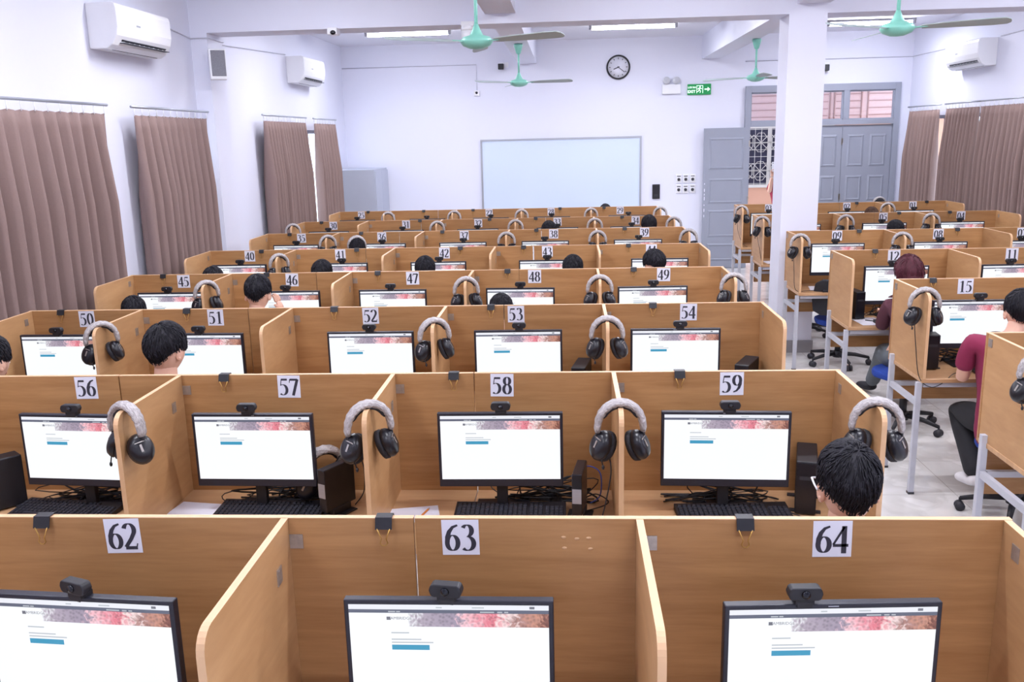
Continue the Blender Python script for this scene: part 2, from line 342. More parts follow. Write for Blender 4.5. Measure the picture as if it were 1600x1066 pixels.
# ---------------------------------------------------------------- ceiling tubes
def tube_lamp():
    r=empty('ceiling_lamp')
    MB().box(-.62,.62,-.045,.045,-.03,0).box(-.62,-.58,-.03,.03,-.075,-.03).box(.58,.62,-.03,.03,-.075,-.03).build('batten',mat('batten_grey',srgb(150,150,160),.6),r)
    MB().cyl((-.58,0,-.065),(.58,0,-.065),.016,12).build('fluorescent_tube',M_tube,r)
    return index_kids(r)
lamp=tube_lamp()
LAMPS=[(-2.27,13.4,'fluorescent batten nearest the left wall at the far end of the ceiling'),(.94,13.4,'fluorescent batten in the middle bay above the clock end of the ceiling'),(4.38,13.9,'fluorescent batten on the ceiling just right of the white pillar')]
for x,y,l in LAMPS: place(lamp,(x,y,ZC),label=l,cat='ceiling light',group='fluorescent battens on the ceiling')
for x in (-2.27,.94,4.05):
    for y in (10.9,7.4,5.2,2.8,.4): place(lamp,(x,y,ZC),label='white fluorescent batten on the ceiling nearer than the cross beam',cat='ceiling light',group='fluorescent battens on the near ceiling')
for x,y in [(a,b) for a,b,_ in LAMPS]+[(x,y) for x in (-2.27,.94,4.05) for y in (10.9,7.4,5.2,2.8,.4)]:
    ld=bpy.data.lights.new('tube_light','AREA'); ld.shape='RECTANGLE'; ld.size=1.15; ld.size_y=.08; ld.energy=TUBE_W; ld.color=(.92,.925,1); ld.spread=PI
    lo=bpy.data.objects.new('tube_light',ld); COL.objects.link(lo); lo.location=(x,y,ZC-.09)
# ---------------------------------------------------------------- ceiling fans
def fan():
    r=empty('ceiling_fan')
    MB().lathe([(.012,0),(.055,-.005),(.06,-.02),(.03,-.12),(.018,-.13)]).build('canopy',M_fan,r)
    MB().cyl((0,0,-.1),(0,0,-.42),.013,12).build('down_rod',M_fan,r)
    MB().lathe([(.014,-.36),(.03,-.40),(.045,-.43),(.05,-.44),(.10,-.455),(.118,-.475),(.12,-.49),(.10,-.515),(.05,-.535),(.0,-.54)],n=32).build('motor_housing',M_fan,r)
    for k in range(3):
        a=R(-27+120*k); b=MB(); b.M=Matrix.Rotation(a,4,'Z')@Matrix.Translation((0,0,-.485))@Matrix.Rotation(R(-14),4,'X')
        poly=[(.16,-.035),(.3,-.055),(.6,-.068),(.69,-.062),(.715,-.035),(.72,0),(.715,.03),(.69,.055),(.6,.062),(.3,.045),(.16,.03)]
        b.prism(poly,-.003,.003)
        bl=b.build('blade',M_blade,r)
        b=MB(); b.M=Matrix.Rotation(a,4,'Z')@Matrix.Translation((0,0,-.485)); b.box(.09,.2,-.018,.018,-.004,.004); b.build('blade_bracket',M_fan,bl)
    return index_kids(r)
fn=fan()
for x,y,rz,l in ((-.66,6.9,0,'mint green ceiling fan nearest the camera, hanging left of centre'),(-.62,12.1,R(12),'small-looking mint green ceiling fan in front of the far wall left of the clock'),(2.36,6.9,R(2),'mint green ceiling fan to the right of the white pillar'),(2.47,12.4,R(58),'far mint green ceiling fan hanging left of the white pillar near the exit sign')):
    place(fn,(x,y,3.42),rz,label=l,cat='ceiling fan',group='mint green ceiling fans')
# ---------------------------------------------------------------- air conditioners
def aircon(w):
    r=empty('air_conditioner')
    prof=[(0,0),(.14,0),(.19,.03),(.235,.10),(.25,.16),(.25,.30),(.24,.335),(.22,.345),(0,.345)]
    MB().prism(prof,-w/2,w/2,'xz' if False else 'yz').build('body',M_white,r,bevel=.008)
    MB().box(-w/2+.06,w/2-.10,.145,.245,.045,.05).build('outlet_recess',M_vent,r)
    o=kids(r)[-1]; o.location=(0,0,0)
    b=MB(); b.M=Matrix.Translation((0,.155,.035))@Matrix.Rotation(R(38),4,'X'); b.box(-w/2+.07,w/2-.11,-.045,.075,-.014,-.006); b.build('air_slot',M_vent,r)
    b=MB(); b.M=Matrix.Translation((0,.155,.035))@Matrix.Rotation(R(38),4,'X')
    n=9
    for k in range(n): x=-w/2+.12+k*(w-.28)/(n-1); b.box(x-.012,x+.012,-.03,.06,-.02,-.013)
    b.build('louvre_blades',M_white,r)
    MB().box(.10,.17,.2495,.2515,.19,.205).build('badge',M_alu,r)
    return r
for loc,rz,l in (((XL,7.68,3.0),R(-90),'large white air conditioner at the top left, above the nearest brown curtains'),((XL,12.85,3.03),R(-90),'farther white air conditioner on the left wall above the third brown curtain'),((XR,12.99,3.01),R(90),'white air conditioner on the right wall above the brown curtains')):
    a=aircon(1.05 if rz>0 or loc[1]>10 else .98); a.location=loc; a.rotation_euler=(0,0,rz); tag(a,l,'air conditioner','wall air conditioners')
# wall trunking and cables
def cable(name,pts,r,m,label,cat='cable',group=None,n=6):
    o=MB().tube(pts,r,n,smooth=True).build(name,m); tag(o,label,cat,group); return o
M_trunk=mat('off_white_trunking',srgb(196,196,210),.6)
cable('wall_cable',[(XL+.008,8.25,3.36),(XL+.008,9.19,3.28),(XL+.18,9.19,3.28),(XL+.18,9.62,3.28),(XL+.008,9.62,3.28),(XL+.008,12.3,3.39)],.006,M_trunk,'thin pale cable running along the left wall between the two air conditioners')
cable('wall_cable',[(XL+.01,15.39,3.43),(-1.49,15.39,3.43),(-1.49,15.39,3.0)],.006,M_trunk,'thin cable across the far wall dropping to a small camera left of the fan')
cable('wall_cable',[(2.9,15.39,3.36),(XR-.01,15.39,3.36),(XR-.008,13.6,3.36)],.006,M_trunk,'thin pale cable above the grey door running round to the right wall')
cable('wall_cable',[(XR-.008,12.4,3.36),(XR-.008,8.0,3.42)],.007,M_trunk,'thin pale cable on the right wall from the air conditioner towards the camera')
# wall speaker
sp=empty('wall_speaker',(-3.45,9.08,2.87),R(24),label='small white loudspeaker with grey grille on the left wall beside the pilaster',cat='speaker')
MB().box(-.08,.08,-.06,.08,0,.29).build('cabinet',M_white,sp,bevel=.008); MB().box(-.062,.072,-.068,-.058,.03,.275).build('grille',M_grille,sp,bevel=.004)
MB().box(-.05,.03,.07,.10,.10,.17).build('bracket',M_white,sp)
# ---------------------------------------------------------------- far wall fittings
YW=YB
wb=empty('whiteboard',(0,YW,0),label='wide blank whiteboard with thin aluminium frame on the far wall',cat='whiteboard')
MB().box(-1.43,1.20,-.02,-.004,.95,2.19).build('writing_surface',M_board,wb)
MB().box(-1.46,1.23,-.03,0,2.19,2.22).box(-1.46,1.23,-.03,0,.92,.95).box(-1.46,-1.43,-.03,0,.95,2.19).box(1.20,1.23,-.03,0,.95,2.19).build('frame',M_alu,wb)
MB().box(-.6,.6,-.09,-.03,.925,.935).build('marker_tray',M_alu,wb)
wb.rotation_euler=(0,R(-.3)*0,0)
ck=empty('wall_clock',(.843,YW,3.325),label='round wall clock with black rim and white face high on the far wall',cat='clock')
MB().lathe([(.17,0),(.19,-.01),(.195,-.03),(.18,-.045),(.172,-.04),(.168,-.02)],n=40,axis='y').build('rim',M_black,ck)
MB().lathe([(.0,-.019),(.17,-.019),(.17,-.022),(0,-.022)],n=40,axis='y').build('face',M_paper,ck)
b=MB()
for k in range(12):
    b.M=Matrix.Rotation(R(30*k),4,'Y'); b.box(-.005,.005,-.025,-.022,.125,.15)
b.build('hour_marks',M_ink,ck)
def hand(nm,L,w,ang):
    b=MB(); b.M=Matrix.Rotation(R(ang),4,'Y'); b.box(-w,w,-.030,-.026,-.02,L); return b.build(nm,M_ink,ck)
hand('hour_hand',.085,.007,247); hand('minute_hand',.13,.005,128)
MB().lathe([(0,-.034),(.01,-.034),(.01,-.022),(0,-.022)],n=12,axis='y').build('hub',M_ink,ck)
def text_mesh(txt,size,bold=0):
    c=bpy.data.curves.new('t','FONT'); c.body=txt; c.size=size; c.align_x='CENTER'; c.align_y='CENTER'; c.offset=bold; c.resolution_u=2
    o=bpy.data.objects.new('t',c); COL.objects.link(o); dg=bpy.context.evaluated_depsgraph_get(); me=bpy.data.meshes.new_from_object(o.evaluated_get(dg))
    vs=[tuple(v.co) for v in me.vertices]; fs=[tuple(p.vertices) for p in me.polygons]
    bpy.data.objects.remove(o); bpy.data.curves.remove(c); bpy.data.meshes.remove(me); return vs,fs
ex=empty('exit_sign',(2.16,YW,2.94),label='small green exit sign with white running figure and arrow on the far wall',cat='exit sign')
MB().box(-.19,.19,-.03,0,-.085,.085).build('sign_box',M_green,ex,bevel=.003)
b=MB()
vs,fs=text_mesh('EXIT',.062,.0015); b.add([(x-.125,-.0315,z-.035) for x,z,_ in vs],fs)
vs,fs=text_mesh('LOI RA',.042,.001); b.add([(x-.12,-.0315,z+.032) for x,z,_ in vs],fs)
b.build('lettering',M_glow,ex,fixn=False)
b=MB().box(-.045,-.037,-.0325,-.03,-.06,.062).box(.053,.061,-.0325,-.03,-.06,.062).box(-.037,.053,-.0325,-.03,.054,.062)
b.ell((.012,-.031,.04),(.012,.002,.012),10)
for p in ([(.01,-.031,.025),(.0,-.031,-.008)],[(.0,-.031,-.008),(.022,-.031,-.028),(.012,-.031,-.055)],[(.0,-.031,-.008),(-.014,-.031,-.03),(-.032,-.031,-.038)],[(.01,-.031,.022),(.03,-.031,.008),(.042,-.031,.016)],[(.01,-.031,.022),(-.014,-.031,.018),(-.024,-.031,-.002)]):
    b.tube(p,.006,6)
b.build('running_figure',M_glow,ex)
MB().box(.085,.145,-.0325,-.03,-.009,.009).add([(.135,-.032,-.035),(.175,-.032,0),(.135,-.032,.035),(.135,-.03,-.035),(.175,-.03,0),(.135,-.03,.035)],[(0,1,2),(3,5,4),(0,3,4,1),(1,4,5,2),(2,5,3,0)]).build('arrow',M_glow,ex)
el=empty('emergency_light',(1.705,YW,2.88),label='white twin-lamp emergency light on the far wall left of the exit sign',cat='emergency light')
MB().box(-.15,.15,-.06,0,0,.15).build('housing',M_white,el,bevel=.006)
for s in (-1,1): MB().lathe([(.0,0),(.045,0),(.06,-.05),(.055,-.055),(0,-.045)],(s*.08,-.02,.21),16,axis='y').cyl((s*.08,-.03,.15),(s*.08,-.02,.2),.012,8).build('lamp_head',mat('lamp_head_grey',srgb(190,192,200),.3),el)
sw=empty('fan_regulators',(1.97,YW,1.42),label='cluster of six round-knob fan regulators on the far wall beside the open grey door',cat='switches')
for i in range(3):
    for j in range(2):
        x=-.115+i*.115; z=.085-j*.17; MB().box(x-.048,x+.048,-.02,0,z-.07,z+.07).build('plate',M_white,sw,bevel=.004)
        MB().lathe([(0,-.045),(.022,-.045),(.026,-.02),(0,-.02)],(x,0,z-.012),14,axis='y').box(x-.03,x+.03,-.022,-.019,z+.035,z+.048).build('knob',M_darkgrey,sw)
ic=empty('door_intercom',(1.48,YW,1.30),label='dark rectangular intercom panel on the wall right of the whiteboard',cat='intercom')
MB().box(-.062,.062,-.03,0,-.12,.12).build('housing',M_black,ic,bevel=.005); MB().box(-.05,.05,-.034,-.03,-.02,.105).build('screen',M_blackg,ic)
MB().box(-.03,.03,-.036,-.03,-.08,-.045).build('button',M_darkgrey,ic)
c1=empty('security_camera',(-1.08,YW,3.39),label='black cube-shaped camera high on the far wall left of the fan',cat='camera')
MB().box(-.045,.045,-.10,-.02,-.05,.04).build('body',M_black,c1,bevel=.006); MB().box(-.03,.12,-.02,0,-.02,.06).build('mount_plate',M_white,c1)
c2=empty('security_camera',(-1.495,YW,2.98),label='small white camera at the end of the hanging cable on the far wall',cat='camera')
MB().box(-.05,.05,-.05,0,-.05,.04).build('body',M_white,c2,bevel=.01); MB().ell((0,-.055,0),(.022,.015,.022)).build('lens',M_lens,c2)
c3=empty('dome_camera',(-.95,9.1,3.20),label='white dome camera hanging in front of the cross beam near the left light',cat='camera')
MB().box(-.06,.06,-.06,.10,.10,.14).cyl((0,0,.11),(0,0,.06),.065,20).build('bracket',M_white,c3); MB().lathe([(.065,.06),(.068,.0),(.055,-.02),(.03,-.045),(0,-.055)],n=20).build('dome_body',M_white,c3); MB().ell((0,-.05,-.01),(.025,.02,.02)).build('lens',M_lens,c3)
c4=empty('security_camera',(-2.28,9.12,3.26),label='tiny white camera with dark lens under the cross beam at the left',cat='camera')
MB().box(-.05,.05,-.05,.08,.0,.07).build('body',M_white,c4,bevel=.012); MB().ell((.01,-.055,.02),(.028,.015,.022)).build('lens',M_lens,c4)
c5=empty('security_camera',(4.16,YW,3.22),label='small dark camera on the far wall just right of the pillar edge above the door',cat='camera')
MB().box(-.05,.05,-.12,0,-.05,.05).build('body',M_black,c5,bevel=.01); MB().box(-.07,.07,-.02,0,-.07,.09).build('mount_plate',M_white,c5)
# steel cabinet
cb=empty('steel_cabinet',(-3.36,14.8,0),label='grey steel cabinet in the far left corner beside the last curtain',cat='cabinet')
MB().box(-.33,.30,-.5,.5,.04,1.80).build('body',M_cab,cb,bevel=.006)
MB().box(.30,.318,-.495,-.004,.08,1.77).build('door',M_cab,cb,bevel=.003); MB().box(.30,.318,.004,.495,.08,1.77).build('door',M_cab,cb,bevel=.003)
for d,y in zip([k for k in kids(cb) if k.name.startswith('door')],(-.04,.04)): MB().box(.318,.335,y-.008,y+.008,.9,1.05).build('handle',M_zinc,d)
MB().box(-.31,.28,-.48,.48,0,.04).build('plinth',M_black,cb)
# ---------------------------------------------------------------- curtains
def curtain(x,y0,y1,z0,z1,side,pleats,seed,label,flare=(0,0)):
    rnd=random.Random(seed); root=empty('curtain',(x,y0,0),label=label,cat='curtain',group='brown pleated window curtains')
    n=pleats*10; rows=22; b=MB(); vs=[]
    ph=[rnd.uniform(-.5,.5) for _ in range(pleats+2)]; am=[rnd.uniform(.7,1.25) for _ in range(pleats+2)]
    for j in range(rows+1):
        t=j/rows; z=z1-(z1-z0)*t; pin=min(1,.28+t*2.6)
        for i in range(n+1):
            u=i/n; k=u*pleats; kk=int(k); fr_=k-kk; p=ph[kk]*(1-fr_)+ph[kk+1]*fr_; a=am[kk]*(1-fr_)+am[kk+1]*fr_
            w=math.sin(2*PI*k+p*t*1.5); w=.5+.5*w; w=2*w**1.6-1
            d=.082*a*pin*w+.012*math.sin(5*k*.7+seed)*t
            yy=(y1-y0)*u+(flare[0]*(1-u)+flare[1]*u)*t+.012*math.cos(2*PI*k+p)*pin
            vs.append((side*(.0+d),yy,z-(.012*abs(math.sin(PI*k)) if j==0 else 0)))
    fs=[(j*(n+1)+i,j*(n+1)+i+1,(j+1)*(n+1)+i+1,(j+1)*(n+1)+i) for j in range(rows) for i in range(n)]
    b.add(vs,fs,0,True); o=b.build('curtain_cloth',M_curtain,root); so=o.modifiers.new('solid','SOLIDIFY'); so.thickness=.004
    MB().tube([(0,-.05,z1+.065),(0,y1-y0+.05,z1+.065)],.011,8).build('curtain_rail',M_alu,root)
    h0=MB().tube([(0,0,z1+.055),(0,0,z1-.01)],.004,5).build('hook',M_white,root)
    for i in range(1,pleats+1):
        h=h0.copy(); COL.objects.link(h); h.parent=root; h.location=(0,(y1-y0)*i/pleats,0)
    return root
curtain(-3.62,3.9,7.05,.02,2.50,1,20,1,'nearest brown pleated curtain on the left wall, cut by the photo edge')
curtain(-3.62,7.55,9.10,.02,2.50,1,11,2,'second brown pleated curtain on the left wall, below the wall speaker')
curtain(-3.62,10.85,12.60,.02,2.51,1,15,3,'third brown pleated curtain on the left wall, below the farther air conditioner')
curtain(-3.62,13.05,14.25,.02,2.51,1,8,4,'last brown pleated curtain on the left wall beside the grey steel cabinet')
curtain(5.42,13.85,15.05,.02,2.50,-1,9,5,'narrow brown curtain on the right wall next to the grey doors')
curtain(5.42,12.55,13.62,.02,2.50,-1,10,6,'middle brown curtain on the right wall below the air conditioner')
curtain(5.42,10.6,12.52,.02,2.50,-1,15,7,'right brown curtain on the right wall, cut by the photo edge')
curtain(5.42,6.0,9.0,.02,2.50,-1,20,8,'long brown curtain on the right wall nearer the camera')
# ---------------------------------------------------------------- carrel rows
TOP=1.2726; DT=.75; DEP=.57
def desk(x0,x1,yp,divs,ends,label,group,gap=False):
    # yp: front face of the back panel; divs: x of inner dividers; ends: (left,right) booleans
    r=empty('carrel_desk',((x0+x1)/2,yp-DEP/2,0),label=label,cat='desk',group=group)
    ox,oy=(x0+x1)/2,yp-DEP/2; w=(x1-x0)/2-.002; f=-DEP/2; k=DEP/2
    b=MB().box(-w,w,f,k,DT-.025,DT,0); b.build('desktop',M_top,r,bevel=.003)
    MB().box(-w,w,k,k+.018,DT-.02,TOP).build('back_panel',M_wood,r,bevel=.002)
    MB().box(-w,w,k-.0005,k+.0185,TOP,TOP+.0015).build('edge_strip',M_edge,r)
    MB().box(-w+.03,w-.03,k-.04,k-.024,.47,DT-.03).build('modesty_panel',M_wood,r)
    def side(x,nm):
        rr=.05; pts=[(k-.001,DT),(k-.001,TOP)]+[(f+rr-rr*math.sin(a),TOP-rr+rr*math.cos(a)) for a in [i*PI/12 for i in range(7)]]+[(f,DT)]
        o=MB().prism(pts,x-.009,x+.009,'yz').build(nm,M_woodside,r,bevel=.0)
        e=MB(); q=.0006
        ed=pts[1:]
        for i in range(len(ed)-1):
            (a0,z0),(a1,z1)=ed[i],ed[i+1]; n=Vector((-(z1-z0),(a1-a0))); n=n.normalized()*-1 if n.length else Vector((0,0))
            nx,nz=(z1-z0),-(a1-a0); L_=math.hypot(nx,nz); nx,nz=nx/L_*q*-1,nz/L_*q*-1
            if z1<=z0+1e-9 and abs(a1-a0)<1e-9: nx,nz=-q,0
            e.add([(x-.0092,a0+(-q if a0<=f+rr else 0),z0+q),(x+.0092,a0+(-q if a0<=f+rr else 0),z0+q),(x+.0092,a1+(-q if a1<=f+rr else 0),z1+q),(x-.0092,a1+(-q if a1<=f+rr else 0),z1+q)],[(0,1,2,3)])
        e.build('edge_strip',M_edge,o); return o
    for x in divs:
        o=side(x-ox,'divider'); X=x-ox
        for nm,bx in (('hinge',(X+.0095,X+.045,k-.003,k-.0008,TOP-.085,TOP-.045)),('hinge',(X+.0092,X+.0115,k-.12,k-.085,TOP-.135,TOP-.09))):
            m_=MB().box(*bx); cx,cz=(bx[0]+bx[1])/2,(bx[4]+bx[5])/2
            for s in (-1,1):
                if bx[1]-bx[0]>.01: m_.cyl((cx+s*.01,bx[2]-.001,cz+.008),(cx+s*.01,bx[2]+.001,cz+.008),.004,8)
                else: m_.cyl((bx[1]+.001,(bx[2]+bx[3])/2,cz+s*.012),(bx[0],(bx[2]+bx[3])/2,cz+s*.012),.004,8)
            m_.build(nm,M_zinc,o)
    for s,e in zip((-1,1),ends):
        xx=s*(w-.012)
        if e:
            o=side(xx,'side_panel')
            MB().box(xx-s*.0092-.002*(s>0),xx-s*.0092+.002*(s<0),k-.09,k-.055,TOP-.075,TOP-.035).build('hinge',M_zinc,o)
            if s<0: MB().box(xx-.013,xx-.009,k-.05,k-.015,TOP-.06,TOP-.02).build('hinge',M_zinc,o)
        lx=s*(w-.016) if not e else s*(w+.006)
        for yy,zt in ((f+.03,DT-.026),(k-.075,DT-.026 if not e else .79)):
            o=MB().box(lx-.016,lx+.016,yy-.016,yy+.016,.012,zt).build('leg',M_steel,r,bevel=.002)
            MB().box(lx-.018,lx+.018,yy-.018,yy+.018,0,.014).build('foot_cap',M_darkgrey,o)
        MB().box(lx-.012,lx+.012,f+.046,k-.091,.575,.61).build('stretcher',M_steel,r)
    MB().box(-w+.02,w-.02,f+.018,f+.042,DT-.056,DT-.026).build('rail',M_steel,r)
    MB().box(-w+.02,w-.02,k-.09,k-.06,.575,.605).build('rail',M_steel,r)
    if gap: MB().box(-w-.0005,-w+.007,k-.0012,k-.0002,1.02,TOP-.004).build('white_tape',M_paper,r)
    return r
YM=[2.163,3.639,5.198,6.658,8.153,9.663,11.068,12.605]
RX=[1.106,1.113,1.132,1.144,1.194,1.228,1.241,1.237]
LE=[None,None,-3.297,-3.369,-3.349,-3.303,-3.299,-3.238]
LAB=[((61,62),63,(63,64)),((55,56),57,(58,59)),((50,51),52,(53,54)),((45,46),47,(48,49)),((40,41),42,(43,44)),((35,36),37,(38,39)),((30,31),32,(33,34)),((25,26),27,(28,29))]
GR='light wood carrel desks in the main block'
for k in range(8):
    y,xr=YM[k],RX[k]; d=[xr-.93*j for j in (4,3,2,1)]; s1,s2=xr-3.06,xr-1.516; a,mid,c=LAB[k]
    l=LE[k] if LE[k] else -3.42
    t1='light wood carrel desk at the left row end, carrying number cards %d and %d'%a
    if k==0: t1='light wood carrel desk at the bottom left corner, with number card 62'
    if k==1: t1='light wood carrel desk at the left, with number card 56'
    if k==7: t1='farthest light wood carrel desk at the left, carrying number card 25'
    t2='middle light wood carrel desk of its row, carrying number card %d'%mid
    if k==0: t2='middle light wood carrel desk of the nearest row, just left of number card 63'
    t3='light wood carrel desk at the aisle end, carrying number cards %d and %d'%c
    desk(l,s1,y,[v for v in d if l+.1<v<s1],(True,False),t1,GR)
    desk(s1,s2,y,[v for v in d if s1<v<s2],(False,False),t2,GR)
    desk(s2,xr,y,[v for v in d if s2<v<xr],(False,True),t3,GR,gap=(k==4))
YR=[4.317,5.965,7.486,9.03,10.926,12.561]; LX=[1.995,2.131,2.148,2.152,2.198,2.271]
RL=[((18,),(17,16)),((15,),(14,13)),((12,),(11,10)),((9,),(8,7)),((6,),(5,4)),((3,),(2,1))]
RT=[('nearest light wood right block desk, cut by the photo edge','nearest right block desk, standing beyond the photo edge'),
('light wood carrel desk carrying number card 15 where the person in maroon sits','light wood carrel desk in the row of number card 15, next to the right wall'),
('light wood carrel desk carrying number card 12','light wood carrel desk carrying number card 11'),
('light wood carrel desk carrying number card 09','light wood carrel desk carrying number cards 08 and 07'),
('light wood carrel desk right behind the white pillar in the row of card 05','light wood carrel desk carrying number cards 05 and 04'),
('light wood carrel desk carrying number card 03','farthest light wood carrel desk on the right, carrying number cards 02 and 01')]
for k in range(6):
    y,x=YR[k],LX[k]; m1=x+1.42
    desk(x,m1,y,[x+.947],(True,False),RT[k][0],'light wood carrel desks in the right block')
    desk(m1,x+2.84,y,[x+1.893],(False,True),RT[k][1],'light wood carrel desks in the right block')
b=MB()
for x,z in ((-.02,1.222),(.015,1.218),(.045,1.220),(-.018,1.192),(.05,1.19)): b.ell((x,YM[0]-.0005,z),(.007,.0015,.004),8)
_d=[o for o in bpy.data.objects if o.name.startswith('carrel_desk') and 'aisle end' in o.get('label','') and abs(o.location.y+DEP/2-YM[0])<.01][0]
o=b.build('patched_screw_holes',M_edge); o.parent=_d; o.matrix_parent_inverse=Matrix.Translation(-_d.location)
# ---------------------------------------------------------------- number digits (bold serif strokes)
def arc(cx,cy,rx,ry,a0,a1,n=18): return [(cx+rx*math.cos(R(a0+(a1-a0)*i/n)),cy+ry*math.sin(R(a0+(a1-a0)*i/n))) for i in range(n+1)]
DG={'0':[arc(.25,.5,.17,.44,90,450,32)],
'1':[[(.27,.02),(.27,.97)]],'1h':[[(.12,.03),(.42,.03)],[(.27,.95),(.19,.88),(.10,.86)]],
'2':[arc(.22,.72,.16,.23,165,-35,18)+[(.26,.40),(.14,.22),(.06,.09)]],'2h':[[(.05,.065),(.43,.065)],[(.40,.06),(.44,.22)]],
'3':[arc(.21,.75,.14,.20,150,-80,16),arc(.21,.29,.19,.25,95,-135,20)],'3h':[],
'4':[[(.34,.0),(.34,.96)]],'4h':[[(.34,.93),(.03,.31)],[(.02,.28),(.47,.28)]],
'5':[arc(.19,.32,.20,.29,100,-130,20)],'5h':[[(.12,.90),(.42,.90)],[(.13,.93),(.08,.55)],[(.08,.57),(.16,.62)]],
'6':[arc(.25,.31,.165,.27,0,360,28),[(.09,.33),(.10,.52),(.16,.72),(.27,.88),(.42,.95)]],
'7':[[(.44,.92),(.34,.55),(.20,.0)]],'7h':[[(.06,.90),(.45,.90)],[(.06,.92),(.03,.72)]],
'8':[arc(.25,.74,.135,.21,0,360,24),arc(.25,.28,.165,.26,0,360,26)],
'9':[arc(.25,.69,.165,.27,0,360,28),[(.41,.67),(.40,.48),(.34,.28),(.23,.12),(.08,.05)]]}
def digits_mb(txt,h,thin=.036,thick=.148):
    b=MB(); W_=.5; tot=W_*len(txt)
    for ci,ch in enumerate(txt):
        for key in (ch,ch+'h'):
            for pl in DG.get(key,[]):
                n=len(pl); vs=[]
                for i,(x,y) in enumerate(pl):
                    x1,y1=pl[min(i+1,n-1)]; x0_,y0_=pl[max(i-1,0)]
                    if n>6 and pl[0]==pl[-1] or (n>20 and abs(pl[0][0]-pl[-1][0])<1e-6 and abs(pl[0][1]-pl[-1][1])<1e-6):
                        x1,y1=pl[(i+1)%(n-1)]; x0_,y0_=pl[(i-1)%(n-1)]
                    dx,dy=x1-x0_,y1-y0_; L_=math.hypot(dx,dy) or 1; dx/=L_;dy/=L_
                    w=(thin+(thick-thin)*abs(dy)**1.5)/2
                    if key.endswith('h'):
                        w=.034 if ch in '4' else (.04 if abs(dy)<.5 else .02)
                        if ch=='2' and abs(dy)<.5: w=.06
                        if ch in '57' and abs(dy)<.4: w=.055
                        if ch=='1': w=.022
                        if ch=='4' and abs(dy)<.2: w=.05
                    vs.append((x-dy*w,y+dx*w)); vs.append((x+dy*w,y-dx*w))
                k_=.00008*(1+len(b.f)//6%9); P=[((ci*W_-tot/2+x)*h*1.1,-.0007-k_,(y-.5)*h) for x,y in vs]
                b.add(P,[(2*i,2*i+1,2*i+3,2*i+2) for i in range(n-1)])
    return b
CARDG='white number cards taped to the carrel panels'
def card(x,y,n,size=.0975,tilt=0):
    r=empty('number_card',(x,y-.0012,TOP-.052),label='white paper number card reading %02d taped to a wooden panel'%n,cat='number card',group=CARDG)
    r.rotation_euler=(0,R(tilt),0)
    MB().box(-size/2,size/2,-.0004,.0006,-.049,.0495).build('paper',M_paper,r)
    digits_mb('%02d'%n,.078).build('printed_number',M_ink,r,fixn=False)
    return r
# ---------------------------------------------------------------- item models
def monitor():
    r=empty('monitor'); z0,z1=.115,.425; w=.25
    MB().box(-w,w,-.012,.012,z0,z1).build('bezel',M_bezel,r,bevel=.003)
    MB().box(-.19,.19,.012,.034,z0+.05,z1-.05).build('rear_shell',M_black,r,bevel=.008)
    b=MB(); sx,t,bo=.2385,z1-.011,z0+.032; Y=-.0125; H=t-bo; Wd=2*sx
    def q(u0,u1,v0,v1,mi,dy=0): b.add([(-sx+u0*Wd,Y-dy,t-v1*H),(-sx+u1*Wd,Y-dy,t-v1*H),(-sx+u1*Wd,Y-dy,t-v0*H),(-sx+u0*Wd,Y-dy,t-v0*H)],[(0,1,2,3)],mi)
    q(0,1,0,.048,1); q(0,1,.048,.082,2); q(0,.30,.082,.215,0); q(.30,1,.082,.215,3); q(0,1,.215,1,0)
    q(.21,.40,.395,.445,4,.0004)
    for u0,u1,v in ((.21,.30,.27),(.21,.36,.335),(.21,.42,.365),(.44,.47,.02),(.62,.68,.02),(.20,.235,.062),(.24,.26,.062),(.66,.73,.062),(.745,.77,.062),(.78,.80,.062)): q(u0,u1,v,v+.012,5,.0004)
    q(.905,.93,.012,.036,6,.0004)
    q(.19,.21,.118,.15,6,.0004)
    vs,fs=text_mesh('CAMBRIDGE',.0105); b.add([(x+-sx+.27*Wd-.007,Y-.0004,z+t-.134*H) for x,z,_ in vs],fs,6)
    b.build('screen',[S_page,S_tool,S_bar,S_ban,S_btn,S_ln,S_txt],r,fixn=False)
    st=MB().box(-.022,.022,.02,.05,.008,.20).build('stand_neck',M_black,r,bevel=.003)
    MB().box(-.11,.11,-.06,.12,0,.009).build('stand_base',M_blackg,r,bevel=.003)
    MB().box(-.012,.012,-.0128,-.0119,z1-.007,z1-.0045).build('maker_mark',M_alu,r)
    return index_kids(r)
def webcam():
    r=empty('webcam')
    MB().prism([(-.036,-.012),(-.04,0),(-.036,.012),(-.03,.016),(.03,.016),(.036,.012),(.04,0),(.036,-.012),(.03,-.016),(-.03,-.016)],-.022,.006,'xz').build('body',M_black,r,bevel=.003)
    kids(r)[-1].location=(0,0,.028)
    MB().lathe([(0,-.0265),(.009,-.0265),(.011,-.0215),(0,-.0215)],(0,0,.028),16,axis='y').build('lens',M_lens,r)
    MB().box(-.022,.022,-.016,.02,-.001,.012).box(-.018,.018,.014,.022,-.04,.002).box(-.018,.018,-.0165,-.0135,-.008,.004).build('clip_foot',M_black,r,bevel=.001)
    return index_kids(r)
